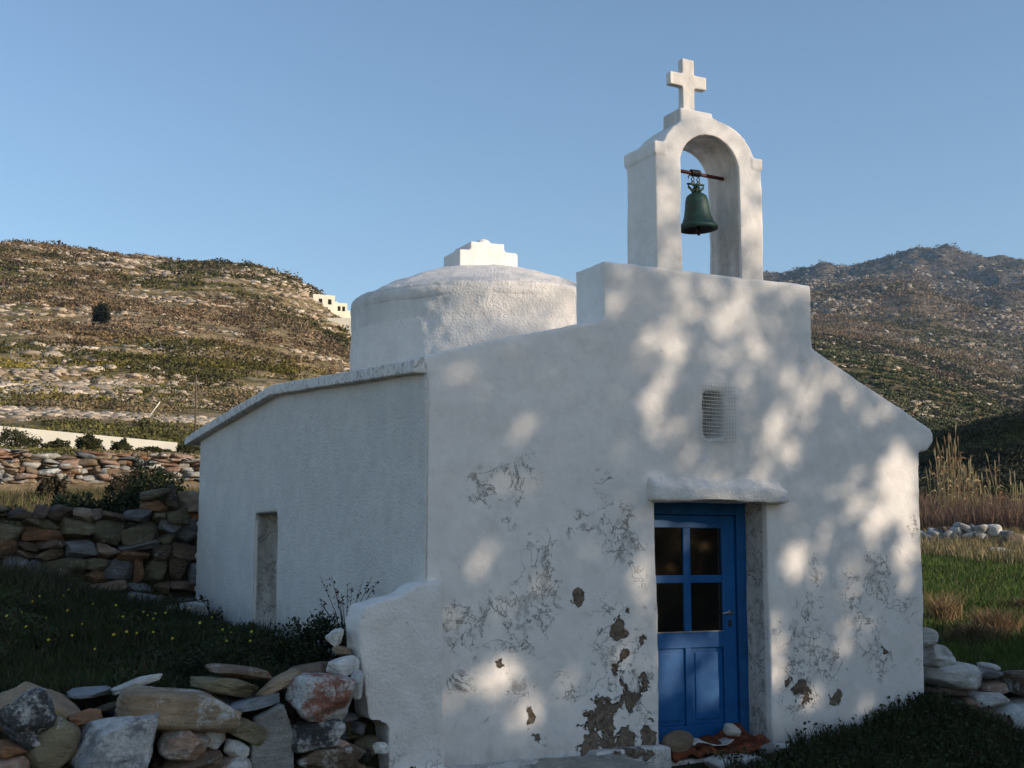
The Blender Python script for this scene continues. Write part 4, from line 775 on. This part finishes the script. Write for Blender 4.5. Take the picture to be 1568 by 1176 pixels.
# yellow flowers
fb = MB()
for k in range(9): a = 2 * pi * k / 9; u = np.array([cos(a), sin(a)]); w_ = np.array([-sin(a), cos(a)]) * .3; r0 = .014; fb.add([(0, 0, 0), tuple(u * .6 * r0 + w_ * r0) + (.003,), tuple(u * r0) + (.004,), tuple(u * .6 * r0 - w_ * r0) + (.003,)], [(0, 1, 2, 3)])
f0 = fb.build('yellow_flower', M['petal']); fl = [f0]; f0.rotation_euler = (R(55), 0, R(-20))
FP = [(1.15, 12.5), (1.3, 11.9), (1.0, 11.2), (1.5, 12.9), (1.75, 12.4), (1.62, 13.4), (2.05, 12.9), (1.9, 13.8), (2.3, 13.1), (2.5, 12.2), (2.45, 12.3), (2.38, 12.15), (2.42, 11.9), (2.55, 12.0), (2.1, 11.6), (1.7, 11.2), (1.55, 10.7), (1.35, 10.5), (1.95, 10.6), (2.05, 10.7), (2.2, 10.8), (2.7, 11.3), (2.85, 11.1), (2.95, 11.2), (3.05, 10.9), (2.9, 10.4), (3.1, 10.2), (3.2, 12.9), (3.3, 13.2), (3.0, 13.0), (1.15, 11.6), (1.25, 11.1), (1.8, 10.3), (2.0, 14.2), (2.6, 13.9), (.95, 12.0), (1.45, 11.5), (2.25, 10.3), (2.65, 10.2), (1.6, 9.9)]
for k, (x, y) in enumerate(FP):
    o = f0 if k == 0 else f0.copy()
    if k: COL.objects.link(o)
    o.location = (x, y, float(ground_z(x, y)[0]) + .17 + .06 * random.random()); s = random.uniform(.6, 1.15); o.scale = (s, s, s); o.rotation_euler = (R(random.uniform(35, 75)), 0, R(random.uniform(-50, 10)))
    tag(o, 'tiny yellow wild flower scattered in the shaded grass left of the chapel', 'flower', 'yellow flowers in the shaded grass')

# hill scrub and ledges
def scatter(name, label, n, a0, a1, d0, d1, maskf, dims, cols, sub, mat, seed, elong=1, rockish=False, sink=.3):
    r_ = np.random.default_rng(seed); a = r_.uniform(a0, a1, n); d = np.exp(r_.uniform(np.log(d0), np.log(d1), n)); th = np.radians(HEAD + a); x = d * np.sin(th); y = d * np.cos(th)
    k = maskf(x, y, d, r_.random(n)); x, y, d, a = x[k], y[k], d[k], a[k]; n = len(x); z = Tz(a, d); base, F = ICO[sub]; nvv = len(base)
    s = r_.uniform(dims[0], dims[1], n) * np.maximum(.75, (d / 120) ** .55); yaw = r_.normal(size=n) * .35 - R(HEAD)
    sx = s * r_.uniform(.8, 1.3, n) * elong; sy = s; sz = s * r_.uniform(dims[2], dims[3], n)
    jit = 1 + (.30 if not rockish else .28) * r_.normal(size=(n, nvv)); P = base[None] * jit[..., None]
    px = P[..., 0] * sx[:, None]; py = P[..., 1] * sy[:, None]; c, s_ = np.cos(yaw)[:, None], np.sin(yaw)[:, None]
    V = np.stack([px * c - py * s_ + x[:, None], px * s_ + py * c + y[:, None], P[..., 2] * sz[:, None] + (z - sink * sz * .0)[:, None]], -1).reshape(-1, 3)
    t = np.array(cols)[r_.integers(0, len(cols), n)] * r_.uniform(.7, 1.3, (n, 1)); at_ = {'tint': np.repeat(t, nvv, 0)}
    if rockish: at_['wash'] = np.zeros(len(V))
    FF = (F[None] + (np.arange(n) * nvv)[:, None, None]).reshape(-1, 3)
    return tag(link(name, mesh(name, V, FF, M[mat], not rockish, at_)), label, name.split('_')[-1], kind='stuff')
def tintf(x, y, d, r_):
    """scrub colour drifts in patches across the hill"""
    a = fbm(P3(x / 30, y / 30), 4, 501) * 1.3 + .25 * fbm(P3(x / 5, y / 5), 2, 505); b = fbm(P3(x / 9, y / 9), 3, 511); n = len(x)
    c1 = np.array([.235, .16, .092]); c2 = np.array([.105, .098, .030]); c3 = np.array([.27, .21, .036]); c4 = np.array([.28, .20, .135])
    t = sm(-.15, .2, a)[:, None]; u = (sm(.1, .35, b) * sm(130, 60, d))[:, None]; w_ = sm(.0, -.3, b)[:, None]
    return (((c1 * (1 - t) + c2 * t) * (1 - u) + c3 * u) * (1 - w_ * .6) + c4 * w_ * .6) * r_.uniform(.55, 1.35, (n, 1))
def tuft(name, label, n, a0, a1, d0, d1, th_, h0, h1, seed, leafn=26, lsz=.06, shade=1.0, rock_th=0):
    """scrub as small open tufts of twig and leaf"""
    r_ = np.random.default_rng(seed); a = r_.uniform(a0, a1, n); d = np.exp(r_.uniform(np.log(d0), np.log(d1), n)); t = np.radians(HEAD + a); x = d * np.sin(t); y = d * np.cos(t)
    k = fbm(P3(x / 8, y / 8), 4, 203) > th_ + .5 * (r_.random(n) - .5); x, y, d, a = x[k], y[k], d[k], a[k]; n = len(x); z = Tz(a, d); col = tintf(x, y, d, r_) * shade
    s = r_.uniform(h0, h1, n) * r_.choice([.7, 1, 1, 1.5], n); f = np.maximum(1, d / 90) ** .35
    p = r_.normal(size=(n, leafn, 3)); p /= np.linalg.norm(p, axis=2, keepdims=True); p[..., 2] = np.abs(p[..., 2]) * .62; p *= (r_.random((n, leafn)) ** .4)[..., None] * (s * f)[:, None, None]
    p[..., 0] *= 1.5; p[..., 1] *= 1.2; c = (p + np.stack([x, y, z], 1)[:, None]).reshape(-1, 3); V = leaves(c, lsz * np.repeat(np.maximum(1, d / 60) ** .9, leafn), asp=.75, r_=r_)
    T = np.repeat(col, leafn, 0) * r_.uniform(.8, 1.2, (n * leafn, 1))
    return tag(link(name, mesh(name, V, quads(V), M['scrub'], False, {'tint': np.repeat(T, 4, 0)})), label, 'scrub', kind='stuff')
tuft('hill_scrub', 'brown and olive scrub covering the left hill', 22000, -25, -3, 41.5, 250, -.12, .16, .48, 11)
tuft('hill_bushes', 'darker green bushes in clumps on the left hill', 9000, -25, -3, 46, 250, .14, .35, .75, 19, 34, .06, .62)
tuft('large_bushes', 'scattered big dark bushes on the left hill', 900, -25, -3, 55, 250, .05, .8, 1.5, 23, 90, .07, .55)
scatter('hill_outcrops', 'large pale outcrops on the left hill', 3600, -25, -3, 60, 250, lambda x, y, d, r: fbm(P3(x / 12, y / 12), 4, 231) + .6 * fbm(P3(x / 40, y / 40), 2, 221) > .22 + .2 * (r - .5), (.22, .55, .3, .6), [(.50, .41, .32), (.42, .34, .26), (.58, .50, .42)], 2, 'stone', 24, elong=1.4, rockish=True)
scatter('slope_outcrops', 'large pale outcrops on the slopes right of the chapel', 1500, 11, 25, 110, 430, lambda x, y, d, r: fbm(P3(x / 12, y / 12), 4, 233) > .2 + .2 * (r - .5), (.22, .5, .35, .7), [(.46, .38, .30), (.38, .32, .25)], 2, 'stone', 25, elong=1.4, rockish=True)
scatter('mountain_crags', 'crags on the far mountain', 1500, 11, 25, 480, 1250, lambda x, y, d, r: fbm(P3(x / 45, y / 45), 4, 235) > .10 + .25 * (r - .5) + .12 * sm(800, 600, d), (.28, .75, .4, .9), [(.34, .30, .25), (.26, .22, .19)], 2, 'stone', 26, elong=1.3, rockish=True)
tuft('bank_scrub', 'low scrub on the bank between the terrace wall and the cream wall', 1300, -25, -3, 28.5, 35.5, -.1, .06, .15, 16, 30, .035)
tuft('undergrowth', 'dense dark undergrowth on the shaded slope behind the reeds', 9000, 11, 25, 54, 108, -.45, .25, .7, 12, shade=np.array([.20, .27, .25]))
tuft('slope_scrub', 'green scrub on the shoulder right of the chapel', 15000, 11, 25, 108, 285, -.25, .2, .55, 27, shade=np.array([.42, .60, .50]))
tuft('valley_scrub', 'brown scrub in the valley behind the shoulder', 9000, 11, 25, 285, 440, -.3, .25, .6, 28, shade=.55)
tuft('mountain_scrub', 'dark scrub on the far mountain', 20000, 11, 25, 430, 1250, -.15, .5, 1.3, 17, 14, .05, .85)
RC = [(.46, .38, .30), (.38, .31, .24), (.54, .47, .39)]
ledge = lambda x, y, d, r: (np.abs(((Tz((np.degrees(np.arctan2(x, y)) - HEAD), d) / 2.6 + .6 * fbm(P3(x / 30, y / 30), 3, 40)) % 1) - .45) < .12 + .5 * sm(.15, .5, fbm(P3(x / 11, y / 11), 4, 217))) & (fbm(P3(x / 16, y / 16), 4, 207) + .5 * fbm(P3(x / 45, y / 45), 2, 221) > .5 * (r - .66))
scatter('hill_rocks', 'pale rock ledges on the left hill', 42000, -25, -3, 42, 250, ledge, (.10, .30, .35, .7), RC, 1, 'stone', 13, elong=1.5, rockish=True)
scatter('slope_rocks', 'pale rock ledges on the slopes right of the chapel', 20000, 11, 25, 105, 440, ledge, (.12, .34, .35, .7), RC, 1, 'stone', 14, elong=1.5, rockish=True)
scatter('mountain_rocks', 'rock outcrops on the far mountain', 26000, 11, 25, 430, 1250, lambda x, y, d, r: fbm(P3(x / 30, y / 30), 5, 209) + .9 * fbm(P3(x / 110, y / 110), 3, 219) > .55 * (r - .40) + .25 * sm(850, 600, d), (.16, .5, .5, 1.0), [(.34, .29, .24), (.24, .20, .17), (.40, .35, .30)], 1, 'stone', 15, elong=1.3, rockish=True)
# the single dark tree on the left hill and bushes by the cream wall
for px, d, r, h, lab in [(140, 128, .95, 1.9, 'single dark round tree on the left hill')]:
    x, y = at(px, 0, d); z = float(ground_z(x, y)[0]); root = empty('tree', lab, 'tree', (x, y, z)); n = 3500; p = rng.normal(size=(n, 3)); p /= np.linalg.norm(p, axis=1, keepdims=True); c = p * (rng.uniform(.2, 1, n) ** .6 * (1 + 1.1 * fbm(p * 1.7, 3, 5)))[:, None] * (r, r, h * .5) + (0, 0, h * .62)
    V = leaves(c, .12); link('crown', mesh('crown', V, quads(V), M['leaf'], False, {'tint': np.full((len(V), 3), .022) * (1, 1.25, .6)}), root); b = MB(); b.tube([(0, 0, -.4), (.05, 0, h * .3), (0, 0, h * .7)], [.22, .16, .06], 8); b.build('trunk', M['bark'], root)
for px, d, r, h, lab in [(128, 38.6, .34, .46, 'round olive bush against the middle of the cream wall'), (180, 38.4, .27, .34, 'smaller olive bush against the cream wall'), (16, 38.2, .75, .5, 'spreading bush at the left end of the cream wall'), (280, 39.6, .26, .34, 'dark bush at the right end of the cream wall'), (80, 38.2, .42, .24, 'low straggling bush between the spreading bush and the round one'), (232, 38.2, .6, .2, 'long low bush at the foot of the right half of the cream wall')]:
    x, y = at(px, 0, d); bush('bush', lab, x, y, r, h, [(.05, .055, .018), (.07, .065, .025), (.04, .045, .018)], 3500, .035)

# ------------------------------------------------------------------ the trees whose shade falls on the chapel (they stand behind the viewer, to the right)
SPOTS = [(10.9, 2.15, 0.13, 0.14, 1), (11.78, 2.37, 0.13, 0.2, 1), (11.88, 2.64, 0.08, 0.23, 0.9), (11.81, 1.93, 0.07, 0.15, 0.9), (11.49, 2.32, 0.11, 0.13, 0.8), (11.36, 3.43, 0.05, 0.11, 0.8), (11.22, 3.54, 0.04, 0.09, 0.8), (11.83, 2.82, 0.06, 0.06, 0.8), (11.38, 2.6, 0.09, 0.12, 0.6), (11.53, 2.74, 0.05, 0.05, 0.6), (9.89, 3.78, 0.06, 0.12, 0.8), (9.72, 4.1, 0.06, 0.07, 0.8), (9.92, 4.18, 0.06, 0.05, 0.7), (9.83, 3.39, 0.05, 0.05, 0.6), (10.02, 3.97, 0.05, 0.06, 0.7), (10.45, 4.19, 0.06, 0.09, 0.8), (10.28, 4.15, 0.06, 0.07, 0.7), (10.73, 3.76, 0.05, 0.07, 0.6), (10.45, 4.41, 0.06, 0.07, 0.6), (10.91, 4.39, 0.08, 0.09, 0.6), (10.6, 2.92, 0.06, 0.08, 0.6), (8.63, 2.69, 0.05, 0.07, 0.9), (8.78, 2.37, 0.05, 0.1, 0.7), (8.75, 1.88, 0.08, 0.09, 0.9), (8.61, 1.78, 0.09, 0.1, 0.8), (8.94, 1.51, 0.04, 0.13, 0.9), (9.17, 1.61, 0.05, 0.1, 0.7), (8.44, 1.62, 0.06, 0.07, 0.7), (8.8, 1.4, 0.09, 0.09, 0.7), (9.58, 1.69, 0.05, 0.2, 0.7), (9.71, 2.25, 0.04, 0.26, 0.8), (9.07, 2.36, 0.05, 0.06, 0.5), (10.68, 1.24, 0.07, 0.16, 0.9), (11.24, 1.3, 0.06, 0.07, 0.8), (10.86, 0.87, 0.15, 0.09, 0.8), (11.37, 0.71, 0.11, 0.08, 0.6), (9.85, 4.49, 0.05, 0.04, 0.5), (8.46, 4.1, 0.07, 0.08, 0.6), (8.88, 3.56, 0.04, 0.06, 0.6), (8.78, 3.29, 0.03, 0.05, 0.5), (10.72, 1.5, 0.05, 0.11, 0.7), (11.29, 3.15, 0.09, 0.06, 0.5), (11.56, 1.85, 0.06, 0.11, 0.6), (10.57, 2.68, 0.07, 0.04, 0.8), (9.6, 3.46, 0.06, 0.07, 0.5), (10.93, 2.5, 0.06, 0.09, 0.5), (9.1, 3.2, 0.04, 0.05, 0.4), (9.78, 2.7, 0.03, 0.08, 0.6), (10.29, 1.49, 0.06, 0.06, 0.5), (9.55, 3.67, 0.03, 0.07, 0.5), (10.3, 4.37, 0.04, 0.04, 0.5), (9.34, 2.5, 0.05, 0.08, 0.5), (11.78, 1.62, 0.04, 0.08, 0.7), (11.85, 1.21, 0.04, 0.08, 0.5), (10.27, 1.46, 0.06, 0.18, 0.9), (10.54, 1.29, 0.07, 0.18, 0.7), (10.47, 2.62, 0.16, 0.04, 0.4), (11.52, 5.51, 0.24, 0.13, 0.8), (11.82, 5.1, 0.1, 0.17, 0.8), (11.02, 5.34, 0.28, 0.13, 0.3)]  # gaps cut in the unseen crowns so sun patches land at these points
TS = 21.0                                                    # distance of the tree row down-sun
TR = [(3.6, 14.6, 3.4), (7.4, 13.8, 3.2), (10.8, 14.8, 3.2), (13.7, 14.0, 2.8)]
SPOTS += [(11.72, 2.62, .15, .24, 1), (11.55, 2.25, .10, .22, .9), (11.85, 2.1, .10, .25, .9), (11.4, 2.45, .12, .12, .8), (11.0, 2.2, .10, .10, .9), (9.95, 3.95, .10, .12, .8), (9.8, 3.6, .08, .16, .8), (10.35, 4.2, .10, .10, .8), (8.75, 1.7, .12, .14, .9)]
rs_ = np.random.default_rng(5)
for _ in range(85): SPOTS.append((rs_.uniform(9.5, 11.95), rs_.uniform(1.6, 4.6), rs_.uniform(.02, .05), rs_.uniform(.03, .08), rs_.uniform(.2, .8)))
for _ in range(40): SPOTS.append((rs_.uniform(8.3, 9.8), rs_.uniform(1.3, 4.0), rs_.uniform(.02, .04), rs_.uniform(.03, .07), rs_.uniform(.1, .45)))
for i, (c0, s0, rc) in enumerate(TR):
    bx, by = SH * s0 + CH * c0; root = empty('shade_tree', ['leafy tree furthest left in the row behind the viewer', 'leafy tree second from the left behind the viewer', 'tallest leafy tree in the row behind the viewer', 'leafy tree at the right end of the row behind the viewer'][i], 'tree', (bx, by, 0), 0, 'trees behind the viewer that shade the chapel')
    n = 62000; p = rng.normal(size=(n, 3)); p /= np.linalg.norm(p, axis=1, keepdims=True); rad = rng.uniform(0, 1, n) ** (1 / 2.4)
    lc = p[:, 0] * rad * rc; ls = p[:, 1] * rad * 1.8; lz = 5.9 + p[:, 2] * rad * 4.4 + (.25 if i == 2 else 0)
    cc = c0 + lc; ss = s0 + ls; hh = lz - TE * ss; w2 = P3(cc * .8, hh * .8, 3); wc = cc + .10 * fbm(w2 * 4.5, 3, 311) - .10 * (hh - 3); wh = hh + .12 * fbm(w2 * 4.0, 3, 317); edge = 5.6 + .45 * fbm(w2 * 2.0, 3, 301) + 1.1 * np.exp(-((cc - 10.25) / .75) ** 2); op = np.zeros(n)
    for (a, b_, ra, rb, am) in SPOTS: op = np.maximum(op, (1.1 * am ** .5) * np.exp(-(((wc - a + .10 * (b_ - 3)) / (ra * 1.55 + .032)) ** 2 + ((wh - b_) / (rb * 1.7 + .04)) ** 2) ** 1.4))
    thin = (.26 + .58 * sm(-.2, .4, fbm(P3(cc * 2.3 - hh * .6, hh * 1.5, 9), 3, 331))) * sm(8.0, 8.6, cc) * sm(12.3, 11.9, cc) * sm(.8, 1.4, hh)
    thin = thin * (.45 + .55 * sm(9.3, 9.9, cc)); op = np.maximum(op, thin)
    keep = (rng.random(n) > op + 0 * thin) & (hh < edge) & (cc < 16.0 + .5 * fbm(w2 * 2, 3, 303))  # leaves dropped and crown edge shaped to set the dappled light
    keep &= rng.random(n) > .75 * sm(4.2, 5.7, hh) * sm(8, 9.5, cc) * sm(12.9, 11.5, cc)
    P_ = SH[None] * ls[:, None] + CH[None] * lc[:, None]; C_ = np.stack([P_[:, 0], P_[:, 1], lz], 1)[keep]; V = leaves(C_, .078, asp=.5); t = np.array([(.04, .06, .02), (.05, .065, .025), (.035, .05, .02)])[rng.integers(0, 3, len(C_))]
    link('crown', mesh('crown', V, quads(V), M['leaf'], False, {'tint': np.repeat(t, 4, 0)}), root)
    b = MB(); b.tube([(0, 0, -.5), (.1, 0, 1.5), (-.05, .1, 3.4), (0, 0, 6)], [.26, .2, .15, .06], 12)
    for q in range(9): a = q * 2.4; zz = 2.6 + q * .5; b.tube([(0, 0, zz), (cos(a) * .9, sin(a) * .7, zz + .8), (cos(a) * 2.0, sin(a) * 1.4, zz + 1.5)], [.07, .045, .012], 6)
    b.build('trunk', M['bark'], root, smooth=True)
# hedge under the trees
for i, (c0, s0) in enumerate([(3.3, 12.3), (6.3, 12.6), (9.2, 12.2), (12.0, 12.6), (14.3, 12.3)]):
    bx, by = SH * s0 + CH * c0; bush('hedge_bush', ['hedge bush at the left end behind the viewer', 'second hedge bush from the left behind the viewer', 'middle hedge bush behind the viewer', 'fourth hedge bush from the left behind the viewer', 'hedge bush at the right end behind the viewer'][i], bx, by, 1.9, 3.5, [(.03, .045, .015)], 9000, .10, z=-.2, group='hedge behind the viewer', asp=.6)

# ------------------------------------------------------------------ the evening air over the valley
hz_ = bpy.data.materials.new('haze'); hz_.use_nodes = True; t_ = hz_.node_tree; t_.nodes.remove(t_.nodes['Principled BSDF'])
pv = t_.nodes.new('ShaderNodeVolumePrincipled'); pv.inputs['Color'].default_value = (.42, .68, 1, 1); pv.inputs['Density'].default_value = .00015; pv.inputs['Anisotropy'].default_value = .3
t_.links.new(pv.outputs[0], t_.nodes['Material Output'].inputs['Volume'])
b = MB(); b.box((-1800, -300, -30), (2200, 1800, 305)); tag(b.build('haze', hz_), 'thin evening haze filling the valley', 'haze', kind='stuff')
